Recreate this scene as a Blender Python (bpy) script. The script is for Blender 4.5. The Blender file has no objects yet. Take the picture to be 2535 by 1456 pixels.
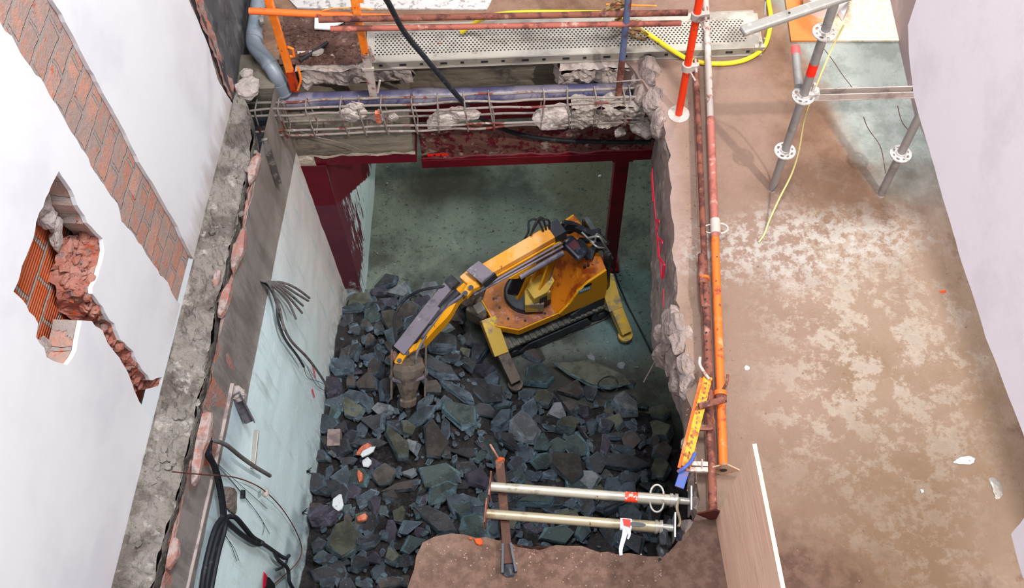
import bpy, bmesh, math, random
from mathutils import Vector, Matrix, noise as mn
from mathutils.geometry import tessellate_polygon
random.seed(7)
V = Vector
C = bpy.context.scene.collection
# ------------------------------------------------------------------ camera
F_PX, CXP, CYP, CAMH = 2700.0, 1267.5, 728.0, 5.6
down = V((1325-CXP, -(2220-CYP), -F_PX)).normalized()
upc = -down
yc = V((0, 0, -1)) - upc*(V((0, 0, -1)).dot(upc)); yc.normalize()
xc = yc.cross(upc)
R3 = Matrix((xc, yc, upc))
cam_d = bpy.data.cameras.new('camera'); cam = bpy.data.objects.new('camera', cam_d); C.objects.link(cam)
cam.matrix_world = Matrix.Translation((0, 0, CAMH)) @ R3.to_4x4()
cam_d.sensor_width = 36; cam_d.lens = F_PX*36/2535; cam_d.clip_start = .05; cam_d.clip_end = 100
bpy.context.scene.camera = cam
CP = V((0, 0, CAMH))
def ray(px, py): return R3 @ V((px-CXP, -(py-CYP), -F_PX))
def at(px, py, z=0.0):                       # a point of the photo on the level z
    r = ray(px, py); return CP + r*((z-CAMH)/r.z)
def onp(px, py, P0, n):                      # ... on a plane
    r = ray(px, py); return CP + r*((P0-CP).dot(n)/r.dot(n))
def atY(px, py, Y): return onp(px, py, V((0, Y, 0)), V((0, 1, 0)))
def atX(px, py, X): return onp(px, py, V((X, 0, 0)), V((1, 0, 0)))

# ------------------------------------------------------------------ materials
def lin(c):
    if isinstance(c, str): c = tuple(int(c[i:i+2], 16)/255 for i in (0, 2, 4))
    return tuple((v/12.92 if v <= .04045 else ((v+.055)/1.055)**2.4) for v in c) + (1,)
class NT:
    def __init__(s, name):
        s.m = bpy.data.materials.new(name); s.m.use_nodes = True; s.t = s.m.node_tree; s.n = s.t.nodes
        s.b = s.n['Principled BSDF']; s.g = s.n.new('ShaderNodeNewGeometry'); s.pos = s.g.outputs['Position']
    def l(s, a, b): s.t.links.new(a, b)
    def set(s, sock, v):
        if hasattr(v, 'is_linked') or isinstance(v, bpy.types.NodeSocket): s.l(v, sock)
        else: sock.default_value = v
    def math(s, op, a, b=0.0, c=None, clamp=False):
        n = s.n.new('ShaderNodeMath'); n.operation = op; n.use_clamp = clamp
        s.set(n.inputs[0], a); s.set(n.inputs[1], b)
        if c is not None: s.set(n.inputs[2], c)
        return n.outputs[0]
    def noise(s, scale, detail=4, rough=.6, vec=None, dist=0):
        n = s.n.new('ShaderNodeTexNoise'); s.l(vec or s.pos, n.inputs['Vector'])
        n.inputs['Scale'].default_value = scale; n.inputs['Detail'].default_value = detail
        n.inputs['Roughness'].default_value = rough; n.inputs['Distortion'].default_value = dist
        return n.outputs[0]
    def ramp(s, v, lo, hi):
        n = s.n.new('ShaderNodeMapRange'); s.l(v, n.inputs[0]); n.inputs[1].default_value = lo; n.inputs[2].default_value = hi
        n.interpolation_type = 'SMOOTHSTEP'
        return n.outputs[0]
    def mix(s, fac, a, b):
        n = s.n.new('ShaderNodeMix'); n.data_type = 'RGBA'; s.set(n.inputs[0], fac)
        s.set(n.inputs[6], a); s.set(n.inputs[7], b); return n.outputs[2]
    def scaled(s, v3):
        n = s.n.new('ShaderNodeVectorMath'); n.operation = 'MULTIPLY'; s.l(s.pos, n.inputs[0]); n.inputs[1].default_value = v3
        return n.outputs[0]
    def xyz(s):
        n = s.n.new('ShaderNodeSeparateXYZ'); s.l(s.pos, n.inputs[0]); return n.outputs
    def comb(s, x, y, z=0.0):
        n = s.n.new('ShaderNodeCombineXYZ'); s.set(n.inputs[0], x); s.set(n.inputs[1], y); s.set(n.inputs[2], z); return n.outputs[0]
    def blob(s, c, r, soft, wob=.3, ws=3.0):
        n = s.n.new('ShaderNodeVectorMath'); n.operation = 'SUBTRACT'; s.l(s.pos, n.inputs[0]); n.inputs[1].default_value = (c[0], c[1], c[2] if len(c) > 2 else 0)
        m = s.n.new('ShaderNodeVectorMath'); m.operation = 'MULTIPLY'; s.l(n.outputs[0], m.inputs[0]); m.inputs[1].default_value = (1/r[0], 1/r[1], 1/r[2] if len(r) > 2 else 0)
        q = s.n.new('ShaderNodeVectorMath'); q.operation = 'LENGTH'; s.l(m.outputs[0], q.inputs[0])
        d = s.math('ADD', q.outputs['Value'], s.math('MULTIPLY', s.math('SUBTRACT', s.noise(ws, 6, .65), .5), wob*4))
        return s.math('SUBTRACT', 1.0, s.ramp(d, 1-soft, 1+soft))
    def bump(s, h, strength=.5, dist=.01):
        n = s.n.new('ShaderNodeBump'); n.inputs['Strength'].default_value = strength; n.inputs['Distance'].default_value = dist
        s.l(h, n.inputs['Height']); s.l(n.outputs[0], s.b.inputs['Normal'])
    def fin(s, col, rough=.8, metal=0.0, spec=.3):
        s.set(s.b.inputs['Base Color'], col); s.set(s.b.inputs['Roughness'], rough); s.set(s.b.inputs['Metallic'], metal)
        s.b.inputs['Specular IOR Level'].default_value = spec
        return s.m
MC = {}
def mat(name, base, layers=(), rough=.8, metal=0.0, bump=.4, bs=60, bd=.004, spec=.3):
    """layers: (colour, noise scale, lo, hi)"""
    if name in MC: return MC[name]
    t = NT(name); col = lin(base)
    for i, ly in enumerate(layers):
        c, sc, lo, hi = ly[:4]; v = t.scaled(ly[4]) if len(ly) > 4 else None
        if v is None:
            o = t.n.new('ShaderNodeVectorMath'); o.operation = 'ADD'; t.l(t.pos, o.inputs[0]); o.inputs[1].default_value = (i*3.1, i*1.7, i*.9); v = o.outputs[0]
        col = t.mix(t.ramp(t.noise(sc, 6, .65, v), lo, hi), col, lin(c))
    if bump: t.bump(t.noise(bs, 5, .65), bump, bd)
    MC[name] = t.fin(col, rough, metal, spec); return MC[name]

m_orange = mat('orange_paint', 'f07a20', [('f39a4a', 5, .5, .65), ('7a3a20', 22, .60, .68)], .5, 0, .2)
m_red_or = mat('red_orange_paint', 'e8380c', [('8a3a22', 16, .58, .66)], .45, 0, .2)
m_rust = mat('rusty_steel', '7d4a3c', [('54302a', 14, .45, .6), ('a4776a', 9, .55, .7)], .75, .1, .4, 90)
m_rust_or = mat('rusty_orange_tube', 'e86a28', [('8a4030', 13, .55, .66), ('f29a6a', 6, .55, .7)], .55, 0, .3)
m_rust_y = mat('rusty_yellow_steel', 'e09a28', [('7c4320', 25, .5, .6), ('c86420', 10, .5, .65)], .6, 0, .3)
m_galv = mat('galvanised_steel', 'a09b96', [('8e877f', 8, .5, .68), ('bdb8b2', 14, .55, .7)], .42, .45, .2)
m_galv_d = mat('dull_galvanised_tube', '94908f', [('78716c', 6, .5, .7), ('ada8a8', 14, .55, .7)], .5, .3, .2)
m_white_tube = mat('whitewashed_tube', 'b9aaa3', [('8a5c50', 12, .52, .62), ('d5cbc6', 6, .5, .7)], .6, .1, .3)
m_silver = mat('silver_prop_paint', 'b5aea0', [('8d7f6a', 9, .55, .7), ('8a5a44', 30, .66, .72)], .35, .5, .2)
m_silver2 = mat('dull_silver_prop_paint', 'a59880', [('7d6d54', 9, .5, .7), ('6e4a38', 28, .64, .7)], .4, .45, .2)
m_blue = mat('chipped_blue_paint', '3f58a0', [('7a4a4a', 16, .5, .6)], .5, 0, .2)
m_bluegrey = mat('blue_rusty_tube', '5d6a8c', [('6b4038', 7, .5, .58)], .6, .1, .3)
m_pvc = mat('grey_pvc_pipe', '7f8893', [('959ca5', 4, .5, .7), ('6a6a74', 9, .55, .7)], .38, 0, .1, spec=.5)
m_pvc2 = mat('purple_grey_pvc_pipe', '504d6c', [('66627a', 5, .48, .62), ('7b7482', 2.0, .50, .58)], .3, 0, .1, spec=.5)
m_black = mat('black_rubber', '22242a', [('4a4a50', 20, .55, .7)], .6, 0, .2)
m_greycable = mat('grey_conduit', '6f6a6a', [('4c4748', 20, .5, .65)], .7, 0, .2)
m_ywire = mat('yellow_hose_rubber', 'e9cf2a', [('b59a2a', 12, .58, .7)], .45, 0, .1)
m_palecord = mat('pale_yellow_cord', 'cfc486', [], .7, 0, 0)
m_maroon = mat('maroon_paint', '64061a', [('4c0714', 6, .5, .7), ('d8cfc8', 26, .70, .72)], .45, 0, .2)
m_tape_r = mat('red_tape', 'f0482c', [('f0cfc4', 60, .58, .6)], .5, 0, 0)
m_tape_rp = mat('bright_red_tape', 'ff2a10', [], .5, 0, 0)
m_white = mat('white_plastic', 'e9e9ee', [], .5, 0, .05)
m_yel = mat('machine_yellow_paint', 'e39a10', [('8a5a2a', 9, .60, .72), ('6b4a34', 28, .63, .7)], .5, 0, .2)
m_yel_up = mat('worn_orange_yellow_paint', 'f0a03c', [('e8b070', 5, .5, .65), ('7b4a2c', 17, .62, .7)], .55, 0, .2)
m_yel_dusty = mat('dusty_yellow_paint', 'cba64c', [('8f8270', 6, .5, .62), ('e0b828', 11, .55, .68)], .7, 0, .3)
m_deck = mat('rust_worn_orange_deck', 'b8713e', [('8c5a4a', 5, .47, .62), ('c98a74', 8, .56, .66), ('5a4a48', 13, .6, .72)], .7, 0, .3)
m_hood = mat('rusty_orange_hood', 'c06a10', [('8a3a0c', 6, .48, .62), ('d98a1c', 4, .55, .7)], .5, 0, .2)
m_steel = mat('dirty_grey_steel', '827a86', [('625c62', 9, .5, .65), ('a098a4', 12, .6, .7)], .6, .3, .35)
m_steel_br = mat('dusty_brown_steel', '6e6259', [('4d443f', 12, .5, .65), ('958a80', 18, .6, .7)], .7, .15, .4)
m_dark = mat('dark_machine_metal', '3a3c42', [('55555b', 10, .5, .7)], .45, .3, .2)
m_track = mat('rubber_track', '55544f', [('77716a', 9, .48, .64)], .75, 0, .3)
m_chrome = mat('chromed_cylinder_rod', 'a5a7ad', [], .2, .9, 0)
m_sticker = mat('blue_sticker', '3fa3d6', [], .4, 0, 0)
m_pink = mat('fluorescent_pink_spray', 'ff2a4e', [], .7, 0, 0)
m_redfluo = mat('fluorescent_red_spray', 'ff1a12', [], .7, 0, 0)
m_rebar = mat('ribbed_rebar_steel', '8f837c', [('7a3e32', 8, .54, .62), ('b5aaa4', 18, .58, .7)], .7, .2, .8, 140, .004)
m_conc = mat('broken_concrete', 'a2968e', [('857a72', 7, .48, .65), ('c4bab4', 12, .56, .7)], .9, 0, .9, 38, .02)
m_conc_p = mat('pale_broken_concrete', 'bfb1aa', [('978a86', 8, .5, .65), ('d9cfca', 15, .56, .7)], .9, 0, .8, 34, .02)
m_brickbit = mat('broken_red_brick', 'b8604a', [('d98468', 9, .5, .65), ('8f4434', 14, .55, .68), ('b7a79c', 11, .62, .7)], .9, 0, .8, 50, .012)
m_brickpale = mat('dusty_pink_brick', 'b98b80', [('cf7f66', 7, .52, .62), ('a79b95', 9, .5, .64)], .9, 0, .8, 45, .012)
m_orangebit = mat('bright_orange_brick', 'ee4e1c', [('c2401a', 20, .5, .7)], .8, 0, .4)
m_plasterbit = mat('white_plaster_chip', 'ccd0d4', [('8a8a90', 18, .55, .68)], .9, 0, .6, 50, .01)
m_plank = None

# ------------------------------------------------------------------ mesh helpers
ORG = {}
def newo(name, me, m, parent=None):
    o = bpy.data.objects.new(name, me); C.objects.link(o)
    if m: me.materials.append(m)
    if parent is not None: o.parent = parent
    return o
def obj(name, bm, m, parent=None, smooth=False, bevel=0, ang=40):
    bmesh.ops.recalc_face_normals(bm, faces=bm.faces)
    if parent is not None:
        org = ORG[parent.name]
    else:
        xs = [v.co for v in bm.verts]
        lo = V((min(v.x for v in xs), min(v.y for v in xs), min(v.z for v in xs))); hi = V((max(v.x for v in xs), max(v.y for v in xs), max(v.z for v in xs)))
        org = V(((lo.x+hi.x)/2, (lo.y+hi.y)/2, lo.z))
    bmesh.ops.translate(bm, verts=bm.verts, vec=-org)
    if smooth:
        for f in bm.faces: f.smooth = True
        for e in bm.edges:
            if len(e.link_faces) == 2 and e.calc_face_angle(0) > math.radians(ang): e.smooth = False
    me = bpy.data.meshes.new(name); bm.to_mesh(me); bm.free()
    o = newo(name, me, m, parent)
    if parent is None: o.location = org
    ORG[o.name] = org
    if bevel:
        b = o.modifiers.new('bevel', 'BEVEL'); b.width = bevel; b.segments = 2; b.limit_method = 'ANGLE'
    return o
def tag(o, label, cat, group=None, kind=None):
    o['label'] = label; o['category'] = cat
    if group: o['group'] = group
    if kind: o['kind'] = kind
    return o
def thing(name, label, cat, loc, group=None):
    o = bpy.data.objects.new(name, None); C.objects.link(o); o.location = loc; o.empty_display_size = .1
    ORG[o.name] = V(loc); return tag(o, label, cat, group)
def struct(name, bm, m, **k):
    o = obj(name, bm, m, None, **k); o['kind'] = 'structure'; return o
def BM(): return bmesh.new()
def poly(bm, pts):
    return bm.faces.new([bm.verts.new(p) for p in pts])
def hexa(bm, a, b):                           # two quads (lists of four) joined to a solid
    A = [bm.verts.new(p) for p in a]; B = [bm.verts.new(p) for p in b]; n = len(A)
    bm.faces.new(A[::-1]); bm.faces.new(B)
    for i in range(n): bm.faces.new((A[i], A[(i+1) % n], B[(i+1) % n], B[i]))
def prism(bm, pts, vec): hexa(bm, [V(p) for p in pts], [V(p)+V(vec) for p in pts])
def box(bm, lo, hi):
    x0, y0, z0 = lo; x1, y1, z1 = hi
    hexa(bm, [V((x0, y0, z0)), V((x1, y0, z0)), V((x1, y1, z0)), V((x0, y1, z0))], [V((x0, y0, z1)), V((x1, y0, z1)), V((x1, y1, z1)), V((x0, y1, z1))])
def frame(d, upv=V((0, 0, 1))):
    d = d.normalized(); s = d.cross(upv)
    if s.length < 1e-3: s = d.cross(V((0, 1, 0)))
    s.normalize(); return d, s, s.cross(d).normalized()
def bar(bm, a, b, w, h, upv=V((0, 0, 1)), w2=None, h2=None):   # rectangular bar from a to b
    a = V(a); b = V(b); d, s, u = frame(b-a, upv); w2 = w if w2 is None else w2; h2 = h if h2 is None else h2
    q = lambda c, w, h: [c-s*w/2-u*h/2, c+s*w/2-u*h/2, c+s*w/2+u*h/2, c-s*w/2+u*h/2]
    hexa(bm, q(a, w, h), q(b, w2, h2))
def tube(bm, pts, r, n=12, caps=True, rr=None, hollow=False):
    pts = [V(p) for p in pts]; rings = []; prev = None
    for i, p in enumerate(pts):
        d = (pts[min(i+1, len(pts)-1)]-pts[max(i-1, 0)])
        if d.length < 1e-9: continue
        d.normalize()
        if prev is None:
            s = d.cross(V((0, 0, 1)))
            if s.length < .05: s = d.cross(V((0, 1, 0)))
        else: s = prev - d*prev.dot(d)
        s.normalize(); u = s.cross(d); prev = s; rad = rr[i] if rr else r
        rings.append([bm.verts.new(p+s*math.cos(2*math.pi*k/n)*rad+u*math.sin(2*math.pi*k/n)*rad) for k in range(n)])
    for a, b in zip(rings, rings[1:]):
        for k in range(n): bm.faces.new((a[k], a[(k+1) % n], b[(k+1) % n], b[k]))
    if caps: bm.faces.new(rings[0][::-1]); bm.faces.new(rings[-1])
def smooth_pts(P, k=6):
    P = [V(p) for p in P]; out = []
    for i in range(len(P)-1):
        p0 = P[max(i-1, 0)]; p1 = P[i]; p2 = P[i+1]; p3 = P[min(i+2, len(P)-1)]
        for j in range(k):
            t = j/k; out.append(.5*((2*p1)+(p2-p0)*t+(2*p0-5*p1+4*p2-p3)*t*t+(3*p1-p0-3*p2+p3)*t**3))
    out.append(P[-1]); return out
def cable(name, pts, r, m, parent=None, n=8, k=6):
    bm = BM(); tube(bm, smooth_pts(pts, k), r, n); return obj(name, bm, m, parent, smooth=True)
def fbm(p, sc): return mn.fractal(V(p)*sc, 1.0, 2.0, 4)
def jag(pts, amp, step=.05, closed=False, sc=9, ax=None):
    pts = [V(p) for p in pts]; out = []; n = len(pts)
    for i in range(n if closed else n-1):
        a = pts[i]; b = pts[(i+1) % n]; k = max(1, int((b-a).length/step))
        for j in range(k):
            p = a.lerp(b, j/k)
            q = V((mn.noise(p*sc), mn.noise(p*sc+V((9, 3, 1))), mn.noise(p*sc+V((4, 7, 5)))))*amp + V((mn.noise(p*sc*3.3), mn.noise(p*sc*3.3+V((9, 3, 1))), mn.noise(p*sc*3.3+V((4, 7, 5)))))*amp*.5
            if ax: q = V((q.x*ax[0], q.y*ax[1], q.z*ax[2]))
            out.append(p+q)
    if not closed: out.append(pts[-1])
    return out
def resample(P, n):
    P = [V(p) for p in P]; L = [0]
    for a, b in zip(P, P[1:]): L.append(L[-1]+(b-a).length)
    out = []; j = 0
    for i in range(n+1):
        t = L[-1]*i/n
        while j < len(P)-2 and L[j+1] < t: j += 1
        out.append(P[j].lerp(P[j+1], 0 if L[j+1] == L[j] else min(1, (t-L[j])/(L[j+1]-L[j]))))
    return out
def ruled(bm, A, B, nu, nv, amp=0.0, nrm=None, sc=6, keep0=True, keep1=False):
    A = resample(A, nu); B = resample(B, nu); G = []
    for j in range(nv+1):
        row = []
        for i in range(nu+1):
            p = A[i].lerp(B[i], j/nv)
            if amp and not ((j == 0 and keep0) or (j == nv and keep1)):
                d = fbm(p, sc)*amp + fbm(p+V((5, 5, 5)), sc*3)*amp*.4
                p = p + (nrm*d if nrm is not None else V((mn.noise(p*sc), mn.noise(p*sc+V((3, 3, 3))), d/amp))*amp)
            row.append(bm.verts.new(p))
        G.append(row)
    for j in range(nv):
        for i in range(nu): bm.faces.new((G[j][i], G[j][i+1], G[j+1][i+1], G[j+1][i]))
def slabpoly(bm, pts, vec, holes=()):         # concave polygon extruded along vec
    loops = [[V(p) for p in pts]]+[[V(p) for p in h] for h in holes]; flat = [p for l in loops for p in l]
    T = tessellate_polygon(loops); va = [bm.verts.new(p) for p in flat]; vb = [bm.verts.new(p+V(vec)) for p in flat]
    for t in T:
        try: bm.faces.new([va[i] for i in t]); bm.faces.new([vb[i] for i in reversed(t)])
        except ValueError: pass
    k = 0
    for l in loops:
        n = len(l)
        for i in range(n): 
            a, b = k+i, k+(i+1) % n; bm.faces.new((va[a], va[b], vb[b], vb[a]))
        k += n
def rock(bm, c, L, W, T, rot=0, tilt=(0, 0), rnd=random, n=None, elong=None):
    """flat broken slab piece: irregular outline, chipped rim, uneven top"""
    n = n or rnd.randint(6, 9); M = Matrix.Rotation(rot, 3, 'Z') @ Matrix.Rotation(tilt[0], 3, 'X') @ Matrix.Rotation(tilt[1], 3, 'Y')
    an = sorted((k+rnd.uniform(-.36, .36))*2*math.pi/n for k in range(n)); R = [rnd.uniform(.8, 1.16) for _ in an]
    def ring(sc, z, jz):
        return [bm.verts.new(V(c)+M @ V((math.cos(a)*r*L/2*(sc+rnd.uniform(-.07, .07)), math.sin(a)*r*W/2*(sc+rnd.uniform(-.07, .07)), z+rnd.uniform(-jz, jz)*T))) for a, r in zip(an, R)]
    r0 = ring(.82, 0, .1); r1 = ring(1.0, T*.42, .16); r2 = ring(.93, T*.82, .1); r3 = ring(.84, T, .09)
    bm.faces.new(r0[::-1])
    for a, b in ((r0, r1), (r1, r2), (r2, r3)):
        for k in range(n): bm.faces.new((a[k], a[(k+1) % n], b[(k+1) % n], b[k]))
    cv = bm.verts.new(V(c)+M @ V((rnd.uniform(-.1, .1)*L, rnd.uniform(-.1, .1)*W, T*rnd.uniform(.97, 1.1))))
    for k in range(n): bm.faces.new((r3[k], r3[(k+1) % n], cv))
def lump(bm, c, r, sq=(1, 1, 1), seed=0, sub=3, amp=.35):
    """angular broken chunk: a ball cut by random planes, then roughened"""
    rd = random.Random(seed*7919+13); K = [(V((rd.gauss(0, 1), rd.gauss(0, 1), rd.gauss(0, 1))).normalized(), rd.uniform(.62, .95)) for _ in range(15)]
    b2 = bmesh.new(); bmesh.ops.create_icosphere(b2, subdivisions=sub, radius=1); mp = {}
    for v in b2.verts:
        d = v.co.normalized(); q = min([h/max(.05, n_.dot(d)) for n_, h in K if n_.dot(d) > .05]+[1.15])
        p = d*q*(1+amp*.30*mn.noise(d*2.7+V((seed, 2, 1)))+amp*.18*mn.noise(d*6.1+V((seed, 5, 1))))
        mp[v] = bm.verts.new(V(c)+V((p.x*sq[0], p.y*sq[1], p.z*sq[2]))*r)
    for f in b2.faces: bm.faces.new([mp[v] for v in f.verts])
    b2.free()
# ================================================================== THE SETTING
ZP = -3.0                                                       # pit floor level
# ---- materials of the setting
t = NT('upper_floor_concrete')                                  # brown dusty screed with cream patches and a pale greenish area
P = t.xyz()
col = t.mix(t.ramp(t.noise(1.1, 5, .6), .38, .62), lin('b59a86'), lin('9f836b'))
col = t.mix(t.ramp(t.noise(5, 7, .7), .50, .72), col, lin('7d5a45'))
col = t.mix(t.math('MULTIPLY', t.ramp(P[1], 2.9, 4.0), .7), col, t.mix(t.ramp(t.noise(2.2, 6, .7), .42, .6), lin('a9826c'), lin('8a6450')))
col = t.mix(t.math('MULTIPLY', t.blob((1.25, 3.3), (.55, 2.6), .3, .15), .55), col, lin('b4968a'))
big = t.blob((2.0, 2.55), (.55, 1.15), .6, .35, 1.8)
fl = t.ramp(t.math('ADD', t.math('MULTIPLY', t.noise(5, 7, .72), .7), t.math('MULTIPLY', t.noise(24, 6, .75), .3)), .48, .56)
col = t.mix(t.math('MULTIPLY', t.math('MULTIPLY', big, fl), .52), col, lin('e9ddd0'))
col = t.mix(t.math('MULTIPLY', t.math('MULTIPLY', t.blob((1.75, 3.35), (.7, .25), .5, .4, 3), .7), t.ramp(t.noise(14, 7, .75), .46, .56)), col, lin('ded8d2'))
col = t.mix(t.math('MULTIPLY', t.blob((1.9, 1.75), (.8, .5), .6, .5, 2), .45), col, lin('8c7158'))
col = t.mix(t.math('MULTIPLY', t.blob((2.15, 3.75), (.45, .22), .6, .5, 3), .65), col, lin('684a38'))
edge_ = t.math('SUBTRACT', P[0], t.math('ADD', 1.93, t.math('MULTIPLY', t.math('SUBTRACT', 4.9, P[1]), .26)))
wobb = t.math('MULTIPLY', t.math('SUBTRACT', t.noise(3, 6, .65), .5), .3)
pale = t.math('MULTIPLY', t.ramp(t.math('ADD', edge_, wobb), -.05, .16), t.ramp(t.math('ADD', P[1], t.math('MULTIPLY', wobb, 2.0)), 3.35, 4.15))
col = t.mix(t.math('MULTIPLY', pale, .95), col, t.mix(t.ramp(t.noise(4, 6, .7), .42, .62), lin('c2c9c4'), lin('a2aaa5')))
col = t.mix(t.math('MULTIPLY', t.blob((.9, 4.0), (.17, .9), .4, .2, 5), .75), col, lin('bfa49c'))
col = t.mix(t.math('MULTIPLY', t.blob((.4, 1.2), (1.3, .62), .2, .15, 5), .8), col, t.mix(t.ramp(t.noise(14, 7, .7), .42, .6), lin('5f443c'), lin('85655a')))
col = t.mix(t.ramp(t.noise(55, 6, .75), .64, .70), col, lin('5b4236'))
col = t.mix(t.math('MULTIPLY', t.ramp(t.noise(75, 6, .75), .66, .71), .8), col, lin('f0e6de'))
h = t.math('ADD', t.noise(42, 7, .75), t.math('MULTIPLY', t.noise(7, 5, .6), 1.6)); t.bump(h, 1.0, .022)
m_upper = t.fin(col, .93)
t = NT('pit_floor_dirt')
col = t.mix(t.ramp(t.noise(1.6, 6, .65), .40, .62), lin('8a9186'), lin('5c605a'))
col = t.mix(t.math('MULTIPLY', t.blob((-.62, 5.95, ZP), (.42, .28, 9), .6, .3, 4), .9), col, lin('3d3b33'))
col = t.mix(t.math('MULTIPLY', t.blob((-.15, 5.45, ZP), (.7, .3, 9), .7, .3, 3), .6), col, lin('a3b3a8'))
col = t.mix(t.math('MULTIPLY', t.blob((.75, 5.95, ZP), (.34, .5, 9), .5, .3, 5), .7), col, lin('74705a'))
col = t.mix(t.math('MULTIPLY', t.blob((.95, 4.55, ZP), (.35, .5, 9), .4, .3, 4), .7), col, lin('7fa0a2'))
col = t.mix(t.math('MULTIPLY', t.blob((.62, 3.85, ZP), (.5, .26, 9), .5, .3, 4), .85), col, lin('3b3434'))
col = t.mix(t.ramp(t.noise(22, 7, .75), .55, .66), col, lin('4d504a'))
col = t.mix(t.ramp(t.noise(110, 5, .75), .68, .73), col, lin('c9cfd0'))
t.bump(t.math('ADD', t.noise(36, 7, .75), t.math('MULTIPLY', t.noise(8, 5, .6), 2.0)), 1.0, .03)
m_pit = t.fin(col, .85)
t = NT('white_upper_plaster')
P = t.xyz()
low = t.math('MULTIPLY', t.ramp(t.math('ADD', P[2], t.math('MULTIPLY', t.noise(3.5, 6, .7, t.scaled((1, 3, .6))), .5)), .50, .22), t.ramp(P[1], 2.6, 3.4))
col = t.mix(t.ramp(t.noise(1.2, 4, .6), .4, .7), lin('f3f3f6'), lin('e6e3ea'))
col = t.mix(t.math('MULTIPLY', low, .7), col, lin('b9aea8'))
col = t.mix(t.math('MULTIPLY', t.ramp(t.noise(26, 7, .8), .69, .75), .5), col, lin('a79ca0'))
t.bump(t.noise(40, 4), .12, .004)
m_plaster = t.fin(col, .9)
def brickmat(name, bw, rh, c1, c2, mort, dusty, msize=.012, zoff=0.0, ridges=False):
    t = NT(name); P = t.xyz()
    wob = t.math('MULTIPLY', t.math('SUBTRACT', t.noise(7, 4), .5), .055)
    v = t.comb(t.math('ADD', P[1], wob), t.math('ADD', P[2], t.math('ADD', zoff, wob)))
    b = t.n.new('ShaderNodeTexBrick'); t.l(v, b.inputs['Vector']); b.inputs['Scale'].default_value = 1
    b.inputs['Brick Width'].default_value = bw; b.inputs['Row Height'].default_value = rh; b.inputs['Mortar Size'].default_value = msize
    b.inputs['Mortar Smooth'].default_value = .3; b.inputs['Bias'].default_value = -.1
    b.inputs['Color1'].default_value = lin(c1); b.inputs['Color2'].default_value = lin(c2); b.inputs['Mortar'].default_value = lin(mort)
    col = b.outputs['Color']
    col = t.mix(t.math('MULTIPLY', t.ramp(t.noise(5, 7, .75), .40, .57), dusty), col, lin('b3a29b'))
    col = t.mix(t.ramp(t.noise(9, 6, .7), .60, .68), col, lin('d9785a'))
    col = t.mix(t.ramp(t.noise(30, 6, .75), .66, .72), col, lin('6a4038'))
    hh = t.math('ADD', t.math('MULTIPLY', b.outputs['Fac'], -1.5), t.noise(30, 6, .75))
    if ridges:
        rg = t.math('SINE', t.math('MULTIPLY', P[2], 300)); hh = t.math('ADD', hh, t.math('MULTIPLY', rg, .35))
        col = t.mix(t.math('MULTIPLY', t.ramp(rg, .3, 1.0), .35), col, lin('8f3a1c'))
    t.bump(hh, 1.0, .012); return t.fin(col, .92)
m_brick = brickmat('plastered_over_brick', .27, .125, 'dfa894', 'cf907c', 'b5a8a2', .8)
m_brick_o = brickmat('bare_orange_hollow_brick', .27, .15, 'e8743c', 'd85f2c', 'b5a398', .12, .014, .04, True)
# pit side wall: grey raw band on top, white paint below, pinkish near its far end
t = NT('left_pit_wall_paint'); P = t.xyz()
bz = t.math('ADD', -.46, t.math('MULTIPLY', t.ramp(P[1], 2.70, 2.78), -.25))
d = t.math('SUBTRACT', t.math('ADD', P[2], t.math('MULTIPLY', t.math('SUBTRACT', t.noise(14, 5), .5), .02)), bz)
grey = t.ramp(d, -.004, .004)
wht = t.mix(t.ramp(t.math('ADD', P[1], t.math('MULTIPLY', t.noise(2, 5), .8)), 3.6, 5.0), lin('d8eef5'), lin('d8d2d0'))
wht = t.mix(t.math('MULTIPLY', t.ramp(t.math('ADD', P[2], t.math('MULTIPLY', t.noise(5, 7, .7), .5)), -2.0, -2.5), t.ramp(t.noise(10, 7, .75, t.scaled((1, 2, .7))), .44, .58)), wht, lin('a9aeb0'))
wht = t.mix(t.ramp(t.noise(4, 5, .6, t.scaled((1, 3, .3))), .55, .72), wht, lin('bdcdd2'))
gr = t.mix(t.ramp(t.noise(3, 6, .65, t.scaled((1, 3, .6))), .42, .64), lin('9c9490'), lin('827a76'))
gr = t.mix(t.ramp(t.noise(20, 6, .7), .60, .70), gr, lin('aca39f'))
gr = t.mix(t.math('MULTIPLY', t.ramp(P[1], 3.4, 4.3), t.math('MULTIPLY', t.ramp(t.noise(2.5, 6, .6), .35, .6), .7)), gr, lin('8a7c70'))
col = t.mix(grey, wht, gr)
t.bump(t.noise(28, 6, .7), .35, .01); m_pitwall = t.fin(col, .85)
t = NT('maroon_and_white_wall_paint'); P = t.xyz()
wa_, wb_ = atX(852, 492, -1.31), atX(925, 425, -1.28); kk = (wb_.z-wa_.z)/(wb_.y-wa_.y)
dd = t.math('SUBTRACT', t.math('ADD', P[2], t.math('MULTIPLY', t.math('SUBTRACT', t.noise(7, 6), .5), .10)), t.math('ADD', wa_.z-kk*wa_.y, t.math('MULTIPLY', P[1], kk)))
stre = t.ramp(t.math('ADD', t.noise(5, 7, .7, t.scaled((1, 3, .45))), t.math('MULTIPLY', t.math('SUBTRACT', P[1], 5.1), .35)), .50, .56)
col = t.mix(t.ramp(dd, -.01, .01), t.mix(stre, lin('5c2836'), lin('c8d8dc')), lin('5f0518'))
col = t.mix(t.math('MULTIPLY', t.ramp(t.math('ADD', P[2], t.math('MULTIPLY', t.noise(6, 6, .7, t.scaled((1, 3, .7))), .9)), -2.15, -2.3), 1.0), col, lin('c2d2d6'))
col = t.mix(t.ramp(t.noise(24, 6, .7), .70, .72), col, lin('d5d5d5'))
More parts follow.
